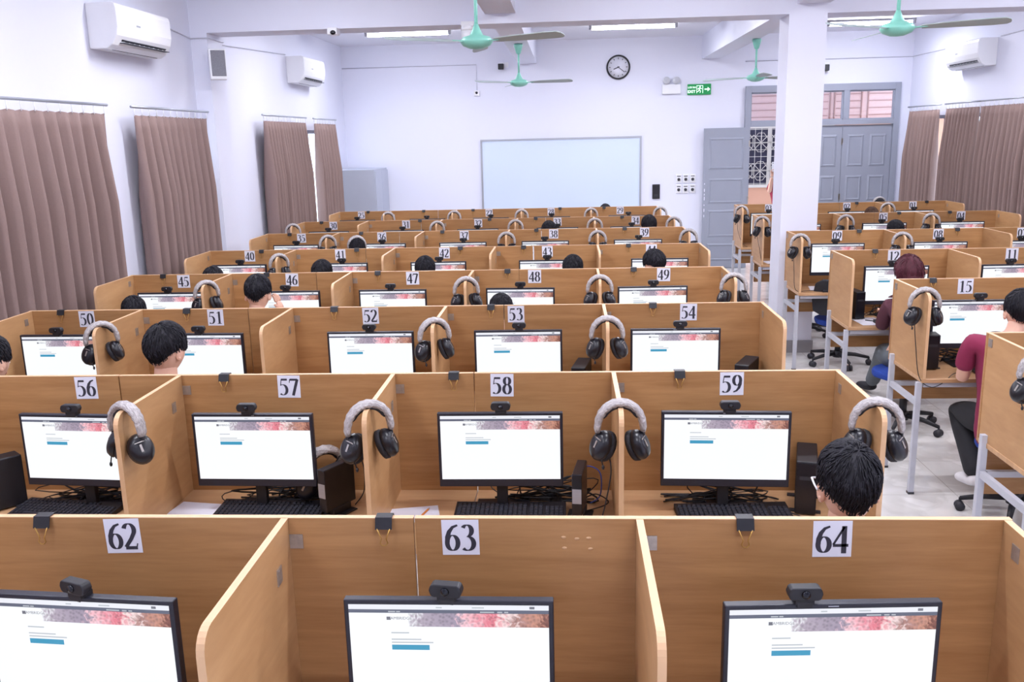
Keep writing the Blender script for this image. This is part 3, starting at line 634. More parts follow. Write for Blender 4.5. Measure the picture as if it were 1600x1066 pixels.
def keyboard():
    r=empty('keyboard'); MB().add([(-.225,-.078,0),(.225,-.078,0),(.225,.078,0),(-.225,.078,0),(-.225,-.078,.010),(.225,-.078,.010),(.225,.078,.024),(-.225,.078,.024)],[(0,3,2,1),(4,5,6,7),(0,1,5,4),(1,2,6,5),(2,3,7,6),(3,0,4,7)]).build('case',M_black,r,bevel=.002)
    def zz(y): return .017+y*.09
    def keyrows(x0,x1,rows,cols,nm,y0=-.066,dy=.0205,wide=()):
        b=MB()
        for j in range(rows):
            y=y0+j*dy+(.005 if j==rows-1 and rows==6 else 0); n=cols; st=(x1-x0)/n
            i=0
            while i<n:
                if j==0 and i==3 and cols>10: e=9
                else: e=i+1
                a,c=x0+i*st+.0012,x0+e*st-.0012; z=zz(y)
                b.add([(a,y,z),(c,y,z),(c,y+.018,z+.0015),(a,y+.018,z+.0015),(a+.002,y+.002,z+.007),(c-.002,y+.002,z+.007),(c-.002,y+.016,z+.008),(a+.002,y+.016,z+.008)],[(4,5,6,7),(0,1,5,4),(1,2,6,5),(2,3,7,6),(3,0,4,7)])
                i=e
        b.build(nm,M_key,r)
    keyrows(-.217,.068,6,15,'letter_keys'); keyrows(.077,.132,6,3,'navigation_keys'); keyrows(.141,.216,5,4,'number_pad')
    return index_kids(r)
def headset():
    # origin: underside of the band where it rests on the panel corner
    r=empty('headset'); a=.078; b_=.088
    def arcp(a,b,t0,t1,n,dz=0): return [(a*math.cos(R(t)),0,b*math.sin(R(t))+dz) for t in [t0+(t1-t0)*i/n for i in range(n+1)]]
    P=[(.083,0,-.098),(.084,0,-.082)]+arcp(.082,.088,8,172,20,-.075)+[(-.084,0,-.082),(-.083,0,-.098)]
    rs=[.009,.012]+[.0125+.002*math.sin(PI*i/20)+.0011*math.sin(i*2.7) for i in range(21)]+[.012,.009]
    b=MB(); b.tube(P,[v*1.12 for v in rs],12,flat=1.5,upv=(0,1,0) if False else None)
    o=b.build('headband',M_wrap,r)
    MB().tube(arcp(.068,.075,25,155,14,-.077),[.004]+[.008]*13+[.004],10,flat=1.6).build('padding',M_foam,r)
    for s in (-1,1):
        q=Matrix.Rotation(R(-s*24),4,'Y')@Matrix.Rotation(R(s*-30),4,'Z'); T=Matrix.Translation((s*.068,0,-.150))
        e=MB(); e.M=T@q@Matrix.Diagonal((1.15,1.1,1.38,1)); e.lathe([(0,s*.026),(.026,s*.026),(.036,s*.020),(.042,s*.008),(.043,-s*.002),(.04,-s*.006),(0,-s*.006)],n=24,axis='x')
        for v in range(len(e.v)): pass
        cup=e.build('ear_cup',M_blackg,r); cup.scale=(1,1,1)
        e=MB(); e.M=T@q@Matrix.Diagonal((1.15,1.1,1.38,1)); e.lathe([(0,-s*.005),(.037,-s*.005),(.044,-s*.012),(.043,-s*.024),(.034,-s*.029),(.022,-s*.022),(0,-s*.018)],n=24,axis='x'); e.build('cushion',M_foam,cup)
        e=MB(); e.M=T@q@Matrix.Diagonal((1.15,1,1.2,1)); e.box(min(s*.0262,s*.028),max(s*.0262,s*.028),-.004,.004,-.012,.012).box(min(s*.0262,s*.0275),max(s*.0262,s*.0275),-.018,.018,.018,.021); e.build('badge',M_zinc,cup)
        MB().tube([(s*.083,0,-.092),(s*.086,0,-.112),(s*.08,0,-.128)],[.007,.006,.006],8).build('yoke',M_black,r)
    MB().tube([(-.075,-.012,-.175),(-.072,-.03,-.195),(-.068,-.038,-.215)],[.0025,.0025,.0025],6).ell((-.067,-.039,-.221),(.006,.006,.010),8).build('microphone',M_black,r)
    return index_kids(r)
def clipmodel():
    r=empty('binder_clip')
    b=MB().prism([(-.012,-.026),(-.0155,-.026),(-.006,.004),(.024,.004),(.0335,-.026),(.030,-.026),(.021,.0022),(-.003,.0022)],-.022,.022,'yz'); b.build('clip_body',M_black,r)
    h=MB().tube([(-.017,-.0145,-.024),(-.006,-.017,-.052),(-.010,-.0175,-.063),(-.004,-.0178,-.070),(.004,-.0178,-.070),(.010,-.0175,-.063),(.006,-.017,-.052),(.017,-.0145,-.024)],.0015,6); h.build('wire_handle',M_brass,r)
    return index_kids(r)
def tower():
    r=empty('computer_tower'); MB().box(-.04,.04,-.13,.11,.006,.225).build('case',M_black,r,bevel=.005); MB().box(-.036,.036,-.133,-.13,.015,.217).build('front_panel',M_blackg,r)
    MB().box(-.026,.026,-.1345,-.133,.15,.165).build('port_strip',M_darkgrey,r); MB().box(-.06,.06,-.10,-.08,0,.008).box(-.07,.07,.06,.08,0,.008).build('feet',M_darkgrey,r); return index_kids(r)
def stand():
    r=empty('mini_computer'); MB().box(-.02,.02,-.085,.085,.03,.21).build('case',M_blackg,r,bevel=.004)
    MB().box(-.05,.05,-.06,.06,0,.006).box(-.024,.024,-.05,.05,.006,.035).build('stand_foot',M_black,r,bevel=.002)
    MB().box(-.018,.018,-.0865,-.085,.09,.15).build('port_strip',M_alu,r); return index_kids(r)
mo,wc,kb,hs,cl,tw,ms=monitor(),webcam(),keyboard(),headset(),clipmodel(),tower(),stand()
rnd=random.Random(7)
# rows: (number, clip x, card x, webcam x, monitor x)
M_ROWS=[[(62,-1.415,-1.199,-1.195,-1.20),(63,-.489,-.289,-.294,-.293),(64,.443,.664,.533,.60)],
[(56,None,-2.097,-2.032,-2.02),(57,-1.479,-1.2,-1.3,-1.284),(58,-.488,-.285,-.274,-.279),(59,.456,.671,.622,.609)],
[(50,-3.091,-2.934,-2.989,-2.97),(51,-2.304,-2.131,-2.139,-2.13),(52,-1.4,-1.183,-1.139,-1.137),(53,-.46,-.313,-.283,-.29),(54,.489,.696,.619,.594)],
[(45,-3.108,-2.952,-2.977,-2.96),(46,-2.298,-2.105,-2.081,-2.08),(47,-1.441,-1.177,-1.3,-1.288),(48,-.457,-.255,-.35,-.352),(49,.482,.703,.605,.601)],
[(40,-2.844,-2.959,-2.966,-2.979),(41,-1.948,-2.104,-2.032,-2.05),(42,-.988,-1.136,-1.152,-1.161),(43,-.408,-.192,-.188,-.19),(44,.542,.749,.8,.8)],
[(35,-3.041,-2.913,-2.9,-2.907),(36,-2.249,-2.024,-1.972,-1.97),(37,-1.359,-1.123,-1.105,-1.112),(38,-.342,-.157,-.248,-.243),(39,.601,.812,.732,.725)],
[(30,-3.067,-2.921,-2.922,-2.92),(31,-1.83,-2.006,-2.007,-2.0),(32,-.965,-1.107,-1.094,-1.09),(33,-.397,-.131,-.129,-.13),(34,.657,.82,.756,.75)],
[(25,-2.815,-2.915,-2.921,-2.92),(26,-2.024,None,-1.946,-1.94),(27,-1.328,-1.104,-1.059,-1.06),(28,-.112,-.236,-.224,-.22),(29,.5,.721,.82,.80)]]
R_ROWS=[[(18,None,None,2.45,2.45)],[(15,2.377,2.588,2.579,2.54)],[(12,2.504,2.658,2.568,2.60),(11,None,3.592,3.472,3.50)],[(9,2.854,2.644,2.561,2.586),(8,3.792,3.615,3.536,3.545),(7,None,4.41,4.292,4.30)],
[(6,None,None,2.695,2.69),(5,3.901,3.724,3.628,3.66),(4,4.484,4.616,4.508,4.536)],[(3,None,2.739,2.687,2.70),(2,3.914,3.786,3.723,3.72),(1,4.839,4.662,4.59,4.6)]]
def where(n):
    if n==18: return 'in the nearest right block carrel'
    if n==26: return 'in the cardless carrel right of card 25'
    if n==6: return 'in the carrel behind the pillar'
    return 'in the carrel with card %02d'%n
for rows,Ys in ((M_ROWS,YM),(R_ROWS,YR)):
    for k,row in enumerate(rows):
        yp=Ys[k]
        for (n,cx,nx,wx,mx) in row:
            far=k>=5
            rz=R(rnd.uniform(-2,2));
            if n==62: rz=R(-4)
            if n==64: rz=R(3)
            if n==56: rz=R(-4)
            place(mo,(mx,yp-.235,DT),rz,label='black-framed monitor showing a web page, '+where(n),cat='monitor',group='monitors in the carrels')
            place(wc,(wx,yp-.238,DT+.426),rz+R({62:-16,63:-8}.get(n,rnd.uniform(-3,3))),label='small black webcam clipped on the monitor '+where(n),cat='webcam',group='webcams on the monitors')
            if cx is not None: place(cl,(cx,yp,TOP+.0015),0,label='black binder clip on the panel top beside number card %02d'%n if n!=26 else 'black binder clip on the farthest row between cards 25 and 27',cat='binder clip',group='binder clips on the panel tops')
            if nx is not None: card(nx,yp,n,tilt={62:-1.5}.get(n,rnd.uniform(-.8,.8)))
            if n not in (57,58,59,56,15):
                if k<6 : place(kb,(mx+.02,yp-.46,DT+.001),R(rnd.uniform(-3,3)),label='black keyboard on the desk '+where(n),cat='keyboard',group='keyboards on the carrel desks')
for n,x,y,rz in ((57,-1.237,3.39,-3),(58,-.245,3.375,0),(59,.645,3.37,3),(56,-2.11,3.385,-8),(15,2.72,5.57,2)):
    place(kb,(x,y,DT+.001),R(rz),label='full-size black keyboard on the desk '+where(n),cat='keyboard',group='keyboards on the carrel desks')
# headsets: (x, row, row type, facing, which divider)
HG={}
def hang(x,yp,l,rz,dx=0): return place(hs,(x+dx,yp-.49,TOP+.004),R(rz),label='film-wrapped black headset hung '+l,cat='headset',group='headsets hung on the dividers')
def dv(k,j): return RX[k]-.93*j
for k,j,l,rz in ((1,3,'between the carrels of cards 56 and 57',-26),(1,2,'between the carrels of cards 57 and 58',30),(1,1,'between the carrels of cards 58 and 59',4),(1,0,'on the aisle side of the carrel of card 59',-12),
 (2,4,'between the carrels of cards 50 and 51',42),(2,2,'between the carrels of cards 52 and 53',28),(2,1,'between the carrels of cards 53 and 54',2),
 (3,4,'between the carrels of cards 45 and 46',40),(3,2,'between the carrels of cards 47 and 48',14),(3,1,'between the carrels of cards 48 and 49',3),(3,0,'on the aisle side of the carrel of card 49',-6),
 (4,4,'between the carrels of cards 40 and 41',40),
 (5,4,'between the carrels of cards 35 and 36',30),(5,2,'between the carrels of cards 37 and 38',4),(5,1,'between the carrels of cards 38 and 39',0),(5,0,'on the aisle side of the carrel of card 39',-8),
 (6,3,'between the carrels of cards 31 and 32',20),(6,2,'between the carrels of cards 32 and 33',4),(6,1,'between the carrels of cards 33 and 34',0),(6,0,'on the aisle side of the carrel of card 34',-6),
 (7,3.95,'just right of number card 25 in the farthest row',10),(7,2.98,'left of number card 27 in the farthest row',4),(7,2,'left of number card 28 in the farthest row',4),(7,1,'between number cards 28 and 29 in the farthest row',0),(7,0,'at the aisle end beside number card 29',-4)):
    x=dv(k,j) if j else RX[k]-.014
    HG[('M',k,j)]=hang(x,YM[k],l,rz)
hang(LE[6]+.014,YM[6],'at the left end of the row with number card 30',20)
for k,j,l,rz in ((0,0,'at the right photo edge on the nearest desk',-16),(1,0,'on the aisle side of the carrel of card 15',-10),(3,0,'on the aisle side of the carrel of card 09',-8),(3,1,'between the carrels of cards 09 and 08',-20),
 (4,0,'at the aisle end just left of the white pillar',-24),(4,1,'left of the carrel with number card 05',-14),(4,2,'between the carrels of cards 05 and 04',-24),(5,0,'at the aisle end beside number card 03',-26),(5,2,'between number cards 02 and 01',-16)):
    x=LX[k]+(.947*j if j else .014); HG[('R',k,j)]=hang(x,YR[k],l,rz)
# headset cords that dangle
def cord(pts,l,m=None,par=None):
    P=[Vector(p) for p in pts]; out=[]
    for i in range(len(P)-1):
        a,b_,c,d=P[max(i-1,0)],P[i],P[i+1],P[min(i+2,len(P)-1)]
        for q in range(6):
            t=q/6; out.append(.5*((2*b_)+(-a+c)*t+(2*a-5*b_+4*c-d)*t*t+(-a+3*b_-3*c+d)*t**3))
    out.append(P[-1])
    if par is not None:
        mw=(Matrix.Translation(par.location)@Matrix.Rotation(par.rotation_euler.z,4,'Z')).inverted(); return MB().tube([mw@q for q in out],.0026,6).build('cord',M_black,par)
    return cable('cable',out,.0026,m or M_black,l,'cable','loose cables on the desks',6)
hz=TOP-.19
x=LX[1]; y=YR[1]-.5
cord([(x-.045,y-.012,hz),(x-.035,y-.03,.95),(x-.01,y-.055,.76),(x+.06,y-.07,.70),(x+.14,y-.06,.73),(x+.20,y-.02,.765),(x+.32,y+.10,.757)],'dark headset cord looping from the headset at card 15 to the desk',par=HG[('R',1,0)])
x=LX[3]; y=YR[3]-.5
cord([(x-.045,y-.012,hz),(x-.04,y-.03,.95),(x-.02,y-.03,.78),(x+.08,y-.03,.765),(x+.3,y+.1,.756)],'dark headset cord hanging down the side panel of the carrel with card 09',par=HG[('R',3,0)])
x=LX[4]; y=YR[4]-.5
cord([(x-.045,y-.012,hz),(x-.02,y-.03,.95),(x+.01,y-.045,.78),(x+.02,y-.04,.70),(x+.1,y-.03,.752),(x+.2,y+.05,.754)],'dark headset cord on the desk end left of the white pillar',par=HG[('R',4,0)])
x=LX[5]; y=YR[5]-.5
cord([(x-.045,y-.012,hz),(x-.03,y-.03,.95),(x+.03,y-.04,.80),(x+.1,y-.01,.755)],'dark headset cord at the aisle end beside number card 03',par=HG[('R',5,0)])
x=dv(1,1); y=YM[1]-.49
cord([(x-.04,y-.01,hz),(x-.035,y-.02,1.02),(x-.06,y-.02,.88),(x-.09,y-.0,.77),(x-.11,y+.05,.756)],'black headset cord dropping to the desk left of number card 59',par=HG[('M',1,1)])
# towers, mini computers and clutter in the nearest full row
place(tw,(.955,3.50,DT),R(-14),label='black computer tower on the desk right of the monitor under card 59',cat='computer tower')
place(tw,(-2.43,3.42,DT),R(-40),label='black computer tower at the left photo edge beside the monitor under card 56',cat='computer tower')
place(tw,(2.285,5.74,DT),R(-6),label='black computer tower behind the side panel of the carrel with card 15',cat='computer tower')
place(tw,(2.30,7.33,DT),R(10),label='dark computer tower on the desk left of the monitor under card 12',cat='computer tower')
place(tw,(1.01,5.02,DT-.03+.03),R(-25),label='black computer tower in the aisle-end corner of the carrel with card 54',cat='computer tower')
place(tw,(.07,5.0,DT),R(-10),label='black computer tower right of the monitor under card 53',cat='computer tower')
place(ms,(.035,3.36,DT),R(-8),label='slim black mini computer on a stand right of the keyboard under card 58',cat='mini computer',group='mini computers')
place(ms,(-.955,3.40,DT),R(-30),label='slim black mini computer on a stand right of the keyboard under card 57',cat='mini computer',group='mini computers')
hs2=place(hs,(-1.02,3.47,DT+.235),R(40),label='black headset lying behind the mini computer under card 57',cat='headset'); hs2.rotation_euler=(R(14),0,R(40))
def tangle(x,y,w,seed,l):
    q=random.Random(seed); b=MB()
    for c in range(9):
        P=[Vector((x+q.uniform(-w,w),y+q.uniform(-.05,.05),DT+.006)) for _ in range(6)]
        for i in (1,2,3,4): P[i].z=DT+q.choice((.006,.012,.03,.06,.09))
        out=[]
        for i in range(5):
            a,b_,c_,d=P[max(i-1,0)],P[i],P[i+1],P[min(i+2,5)]
            for s in range(5):
                t=s/5; v=.5*((2*b_)+(-a+c_)*t+(2*a-5*b_+4*c_-d)*t*t+(-a+3*b_-3*c_+d)*t**3); v.z=max(v.z,DT+.004); out.append(v)
        out.append(P[5]); b.tube(out,q.choice((.0025,.003,.004)),6)
    for _ in range(2):
        c=(x+q.uniform(-w*.6,w*.6),y+q.uniform(-.03,.03),DT); b.box(c[0]-.02,c[0]+.02,c[1]-.012,c[1]+.012,DT,DT+.018)
    o=b.build('cable_tangle',M_black); tag(o,l,'cables','tangled cables behind the monitors'); o['kind']='stuff'; return o
tangle(-2.05,3.53,.26,1,'tangle of black cables on the desk behind the monitor under card 56')
tangle(-1.22,3.52,.24,2,'tangle of black cables on the desk behind the monitor under card 57')
tangle(-.12,3.53,.22,3,'tangle of black cables on the desk behind the monitor under card 58')
tangle(.60,3.53,.24,4,'tangle of black cables on the desk behind the monitor under card 59')
tangle(2.55,5.85,.2,5,'tangle of black cables on the desk behind the monitor under card 15')
tangle(2.55,7.38,.18,6,'tangle of black cables on the desk behind the monitor under card 12')
cord([(.03,3.44,.90),(.07,3.45,.93),(.12,3.45,.90),(.12,3.46,.80),(.08,3.48,.757)],'bright blue cable arching behind the mini computer under card 58',M_bluecord)
cord([(.05,3.42,.80),(.10,3.40,.83),(.15,3.40,.80),(.13,3.42,.77),(.06,3.40,.757)],'thick black cable looping right of the mini computer under card 58')
cord([(-.98,3.45,.93),(-.92,3.44,1.0),(-.86,3.46,.95),(-.86,3.47,.82),(-.90,3.46,.757)],'black cable arching behind the mini computer under card 57')
cord([(.86,3.40,.757),(.92,3.33,.758),(.97,3.28,.757)],'black mouse cord on the desk under card 59')
b=MB().ell((0,0,.017),(.03,.052,.018),14)
mouse=empty('computer_mouse',(.99,3.24,DT),R(10),label='small black computer mouse beside the head at card 59',cat='mouse'); b.build('shell',M_blackg,mouse); MB().box(-.004,.004,.018,.036,.030,.036).build('scroll_wheel',M_darkgrey,mouse)
def paper(x,y,rz,l,w=.21,h=.15,z=DT+.001): 
    o=MB().box(-w/2,w/2,-h/2,h/2,0,.0012).build('paper_sheet',M_paper); o.location=(x,y,z); o.rotation_euler=(0,0,R(rz)); tag(o,l,'paper','paper sheets on the desks')
paper(-1.56,3.41,-8,'white paper sheet left of the keyboard under card 57')
paper(-.64,3.37,12,'white paper sheet with a pencil on it, left of the keyboard under card 58')
paper(2.37,7.13,4,'white paper sheet with a dark pen on it at the carrel with card 12',.2,.29)
paper(2.42,8.72,-10,'white paper sheet on the desk of the carrel with card 09',.2,.24)
paper(2.38,10.58,6,'white paper sheet on the desk end left of the pillar',.2,.24)
paper(2.60,5.49,3,'white paper sheet on the desk edge in front of the person in maroon',.2,.1)
def pen(x,y,rz,l,m,cat):
    r=empty(cat,(x,y,DT+.0065),R(rz),label=l,cat=cat); MB().cyl((-.06,0,0),(.055,0,0),.004,8).build('barrel',m,r); MB().cyl((.055,0,0),(.072,0,0),.004,8,r1=.0008).build('tip',M_zinc,r)
pen(-.60,3.36,75,'short orange pencil on the paper sheet under card 58',M_orange,'pencil'); pen(2.40,7.12,-38,'dark pen on the paper sheet at the carrel with card 12',M_black,'pen')
# ---------------------------------------------------------------- office chairs
def chair():
    r=empty('office_chair'); H=.46
    MB().prism([(.24*math.cos(t)*(.95 if math.sin(t)<0 else 1),.23*math.sin(t)) for t in [2*PI*i/28 for i in range(28)]],H-.055,H).build('seat',M_blue,r,bevel=.018)
    MB().box(-.15,.15,-.15,.15,H-.075,H-.055).build('seat_plate',M_black,r,bevel=.004)
    MB().cyl((0,0,.10),(0,0,.25),.028,14).cyl((0,0,.25),(0,0,H-.07),.016,12).build('gas_column',M_black,r)
    b=MB(); b.prism([(-.19,.0),(-.20,.12),(-.17,.27),(-.10,.31),(.10,.31),(.17,.27),(.20,.12),(.19,.0),(.12,-.04),(-.12,-.04)],-.02,.02,'xz')
    o=b.build('backrest',M_foam,r,bevel=.012); o.location=(0,-.25,.56); o.rotation_euler=(R(6),0,0)
    MB().tube([(0,-.08,H-.07),(0,-.22,H-.06),(0,-.285,H+.02),(0,-.285,H+.2)],.016,8,flat=1.8).build('back_bracket',M_black,r)
    MB().cyl((0,0,.07),(0,0,.13),.045,16).build('hub',M_black,r)
    for k in range(5):
        a=R(18+72*k); c,s=math.cos(a),math.sin(a)
        o=MB().tube([(.03*c,.03*s,.105),(.16*c,.16*s,.10),(.29*c,.29*s,.075)],[.022,.019,.014],8).build('base_arm',M_black,r)
        b=MB(); x,y=.29*c,.29*s; b.cyl((x,y,.045),(x,y,.08),.008,8); b.cyl((x-s*.024,y+c*.024,.028),(x-s*.006,y+c*.006,.028),.028,14).cyl((x+s*.006,y-c*.006,.028),(x+s*.024,y-c*.024,.028),.028,14)
        b.build('caster',M_darkgrey,o)
    return index_kids(r)
chr_=chair()
# ---------------------------------------------------------------- people
def skin_part(chains,root=0,sub=2):
    # chains: list of ([(pos,radius)...], start index or None) -> evaluated mesh data
    V=[];E_=[];RD=[];ids={}
    for ch in chains:
        prev=None
        for it in ch:
            if isinstance(it,str): cur=ids[it]
            else:
                p,rr=it[0],it[1]; V.append(p); RD.append(rr if isinstance(rr,tuple) else (rr,rr)); cur=len(V)-1
                if len(it)>2: ids[it[2]]=cur
            if prev is not None: E_.append((prev,cur))
            prev=cur
    me=bpy.data.meshes.new('sk'); me.from_pydata(V,E_,[]); o=bpy.data.objects.new('sk',me); COL.objects.link(o)
    m=o.modifiers.new('s','SKIN'); m.use_smooth_shade=True; m.branch_smoothing=.3
    sd=me.skin_vertices[0].data
    for i,rr in enumerate(RD): sd[i].radius=rr; sd[i].use_root=(i==root)
    s2=o.modifiers.new('b','SUBSURF'); s2.levels=sub; s2.render_levels=sub
    dg=bpy.context.evaluated_depsgraph_get(); dg.update(); ev=bpy.data.meshes.new_from_object(o.evaluated_get(dg))
    vs=[tuple(v.co) for v in ev.vertices]; fs=[tuple(p.vertices) for p in ev.polygons]
    bpy.data.objects.remove(o); bpy.data.meshes.remove(me); bpy.data.meshes.remove(ev); return vs,fs
def head_pt(u,v):
    # u around (0=front +y), v from -pi/2 (chin side) to pi/2 (top); returns local point
    x=math.cos(v)*math.sin(u); y=math.cos(v)*math.cos(u); z=math.sin(v)
    sx,sy,sz=.074,.094,.112
    if z<0:
        t=-z; sx*=1-.32*t**1.5; 
        if y>0: sy*=1-.10*t
        else: sy*=1-.42*t
    px,py,pz=x*sx,y*sy,z*sz
    if y<0 and z>-.2: py*=1.04
    if y>.3:
        f=y
        # brow, eye sockets, nose, mouth, chin
        g=lambda a,b,w:math.exp(-((a-b)/w)**2)
        py+=.006*g(pz,.022,.012)*f
        py-=.009*g(abs(px),.031,.014)*g(pz,.0,.012)*f
        py+=(.020*g(px,0,.009)*g(pz,-.026,.014)+.009*g(px,0,.008)*g(pz,-.005,.016))*f
        py+=.006*g(px,0,.02)*g(pz,-.056,.008)*f+.005*g(px,0,.02)*g(pz,-.086,.014)*f
        py-=.003*g(px,0,.02)*g(pz,-.050,.004)*f
        px*=1+.04*g(pz,-.02,.02)
    return Vector((px,py,pz))
def head_mb(b,T):
    n,h=40,30; vs=[]
    for j in range(1,h):
        v=-PI/2+PI*j/h
        for i in range(n): vs.append(T@head_pt(2*PI*i/n,v))
    vs.append(T@head_pt(0,-PI/2)); vs.append(T@head_pt(0,PI/2)); t=len(vs)
    fs=[(j*n+i,j*n+(i+1)%n,(j+1)*n+(i+1)%n,(j+1)*n+i) for j in range(h-2) for i in range(n)]
    fs+=[(t-2,(i+1)%n,i) for i in range(n)]+[(t-1,(h-2)*n+i,(h-2)*n+(i+1)%n) for i in range(n)]
    b.add(vs,fs,0,True)
    for s in (-1,1):
        q=Matrix.Rotation(R(s*-22),3,'Z'); b.ell(T@Vector((s*.076,-.006,-.012)),(.008,.020,.031),12,0,T.to_3x3()@q); b.ell(T@Vector((s*.078,-.008,-.030)),(.007,.010,.012),10,0)
        b.ell(T@Vector((s*.031,.079,.0)),(.012,.009,.008),12,2); b.ell(T@Vector((s*.031,.0872,.0)),(.0048,.0022,.0048),10,3)
        b.tube([T@Vector((s*.016,.091,.020)),T@Vector((s*.031,.090,.024)),T@Vector((s*.046,.078,.019))],[.002,.003,.0015],6,3)
    b.tube([T@Vector((-.022,.084,-.054)),T@Vector((-.008,.096,-.0515)),T@Vector((0,.096,-.053)),T@Vector((.008,.096,-.0515)),T@Vector((.022,.084,-.054))],[.001,.0035,.003,.0035,.001],8,1)
    b.tube([T@Vector((-.02,.084,-.056)),T@Vector((0,.095,-.060)),T@Vector((.02,.084,-.056))],[.001,.004,.001],8,1)
def hairline(u,kind):
    c=math.cos(u)   # 1 front, -1 back
    if kind=='long': return .30*max(0,c)-.9*max(0,-c)**.5-.25*(1-abs(c))
    f=.42; s=.05; bk=-.50
    return f*c**2+s*(1-c*c) if c>0 else s*(1-c*c)+bk*c*c
def hth(kind,v,v0): return (.003 if kind!='long' else .012)+.017*min(1,max(0,v-v0)*1.7)
def hair_mb(kind,seed,T,tufts=420):
    rn=random.Random(seed); b=MB(); n=44; rows=16; vs=[]
    for j in range(rows+1):
        for i in range(n):
            u=2*PI*i/n; v0=math.asin(max(-.99,hairline(u,kind))); v=v0+(PI/2-v0)*j/rows
            p=head_pt(u,v); d=p.normalized(); th=hth(kind,v,v0)+.004*max(0,d.z)
            nn=noise.noise(Vector((p.x*26+seed,p.y*26,p.z*18)))*.005
            q=p+d*(th+nn if j else .001); vs.append(T@q)
    fs=[(j*n+i,j*n+(i+1)%n,(j+1)*n+(i+1)%n,(j+1)*n+i) for j in range(rows) for i in range(n)]
    b.add(vs,fs,0,True)
    crown=Vector((rn.uniform(-.015,.015),-.045,.10))
    if kind=='long':
        # long straight hair falling over the nape and shoulders
        m=26; vs=[]; rws=12
        for j in range(rws+1):
            t=j/rws
            for i in range(m+1):
                a=R(95+170*i/m); rx=.092+.022*t-.01*t*t; ry=.108+.012*t; z=.02-.30*t
                nn=.004*math.sin(i*2.1+seed)+noise.noise(Vector((i*.4,t*2,seed)))*.006
                vs.append(T@Vector(((rx+nn)*math.sin(a),(ry+nn)*math.cos(a)-.01,z)))
        k=len(vs)
        vs+=[T@((T.inverted()@Vector(v))*1.0-Vector(((T.inverted()@Vector(v)).x*.14,(T.inverted()@Vector(v)).y*.14,0))) for v in vs[:k]]
        F=[(j*(m+1)+i,j*(m+1)+i+1,(j+1)*(m+1)+i+1,(j+1)*(m+1)+i) for j in range(rws) for i in range(m)]
        b.add(vs,F+[tuple(reversed([x+k for x in f])) for f in F]+[(rws*(m+1)+i,rws*(m+1)+i+1,k+rws*(m+1)+i+1,k+rws*(m+1)+i) for i in range(m)],0,True)
    for _ in range(tufts):
        u=rn.uniform(0,2*PI); lo=math.asin(max(-.99,hairline(u,kind))); v=rn.uniform(lo+.05,PI/2-.05)
        p=head_pt(u,v); away=(p-crown); away=(away-p.normalized()*away.dot(p.normalized())).normalized()
        L_=rn.uniform(.025,.042); up=p.normalized(); side=up.cross(away); sw=rn.uniform(-.4,.4); dirv=(away+side*sw).normalized()
        dirv=(dirv+Vector((0,0,-.35))).normalized(); pts=[]; rad=[]
        for s in range(5):
            t=s/4; q=p+dirv*L_*t; uu=math.atan2(q.x,q.y); vv=math.atan2(q.z/.112,math.hypot(q.x/.074,q.y/.094)); lo2=math.asin(max(-.99,hairline(uu,kind))); vv=max(vv,lo2-.05); base=head_pt(uu,vv)
            lift=hth(kind,vv,lo2)+.004*max(0,base.normalized().z)+.0015+.004*math.sin(PI*t*.8)+rn.uniform(-.001,.0015); q=base+base.normalized()*(lift if t<.9 else lift-.004); pts.append(T@q); rad.append(.0038*(1-t*.8))
        b.tube(pts,rad,4,0,flat=.5,upv=T.to_3x3()@up)
    return b
def hand_chains(wr,fwd,up,side):
    # five separate fingers with knuckle bends rooted in a palm; side=+1 thumb towards -x
    wr=Vector(wr); f=Vector(fwd).normalized(); u=Vector(up).normalized(); s=f.cross(u).normalized()*side; out=[]
    palm=[(wr,.022),(wr+f*.035,(.032,.016)),(wr+f*.075,(.034,.014))]
    out.append(palm)
    for k,(off,L_) in enumerate(((.028,.062),(.010,.075),(-.009,.070),(-.027,.054))):
        b=wr+f*.080+s*off; out.append([(b-f*.015,.0095),(b+f*L_*.4+u*.006,.0088),(b+f*L_*.72-u*.008,.0080),(b+f*L_*.9-u*.024,.0068)])
    out.append([(wr+f*.02+s*.018,.012),(wr+f*.045+s*.042-u*.004,.0105),(wr+f*.070+s*.050-u*.012,.0085)])
    return out
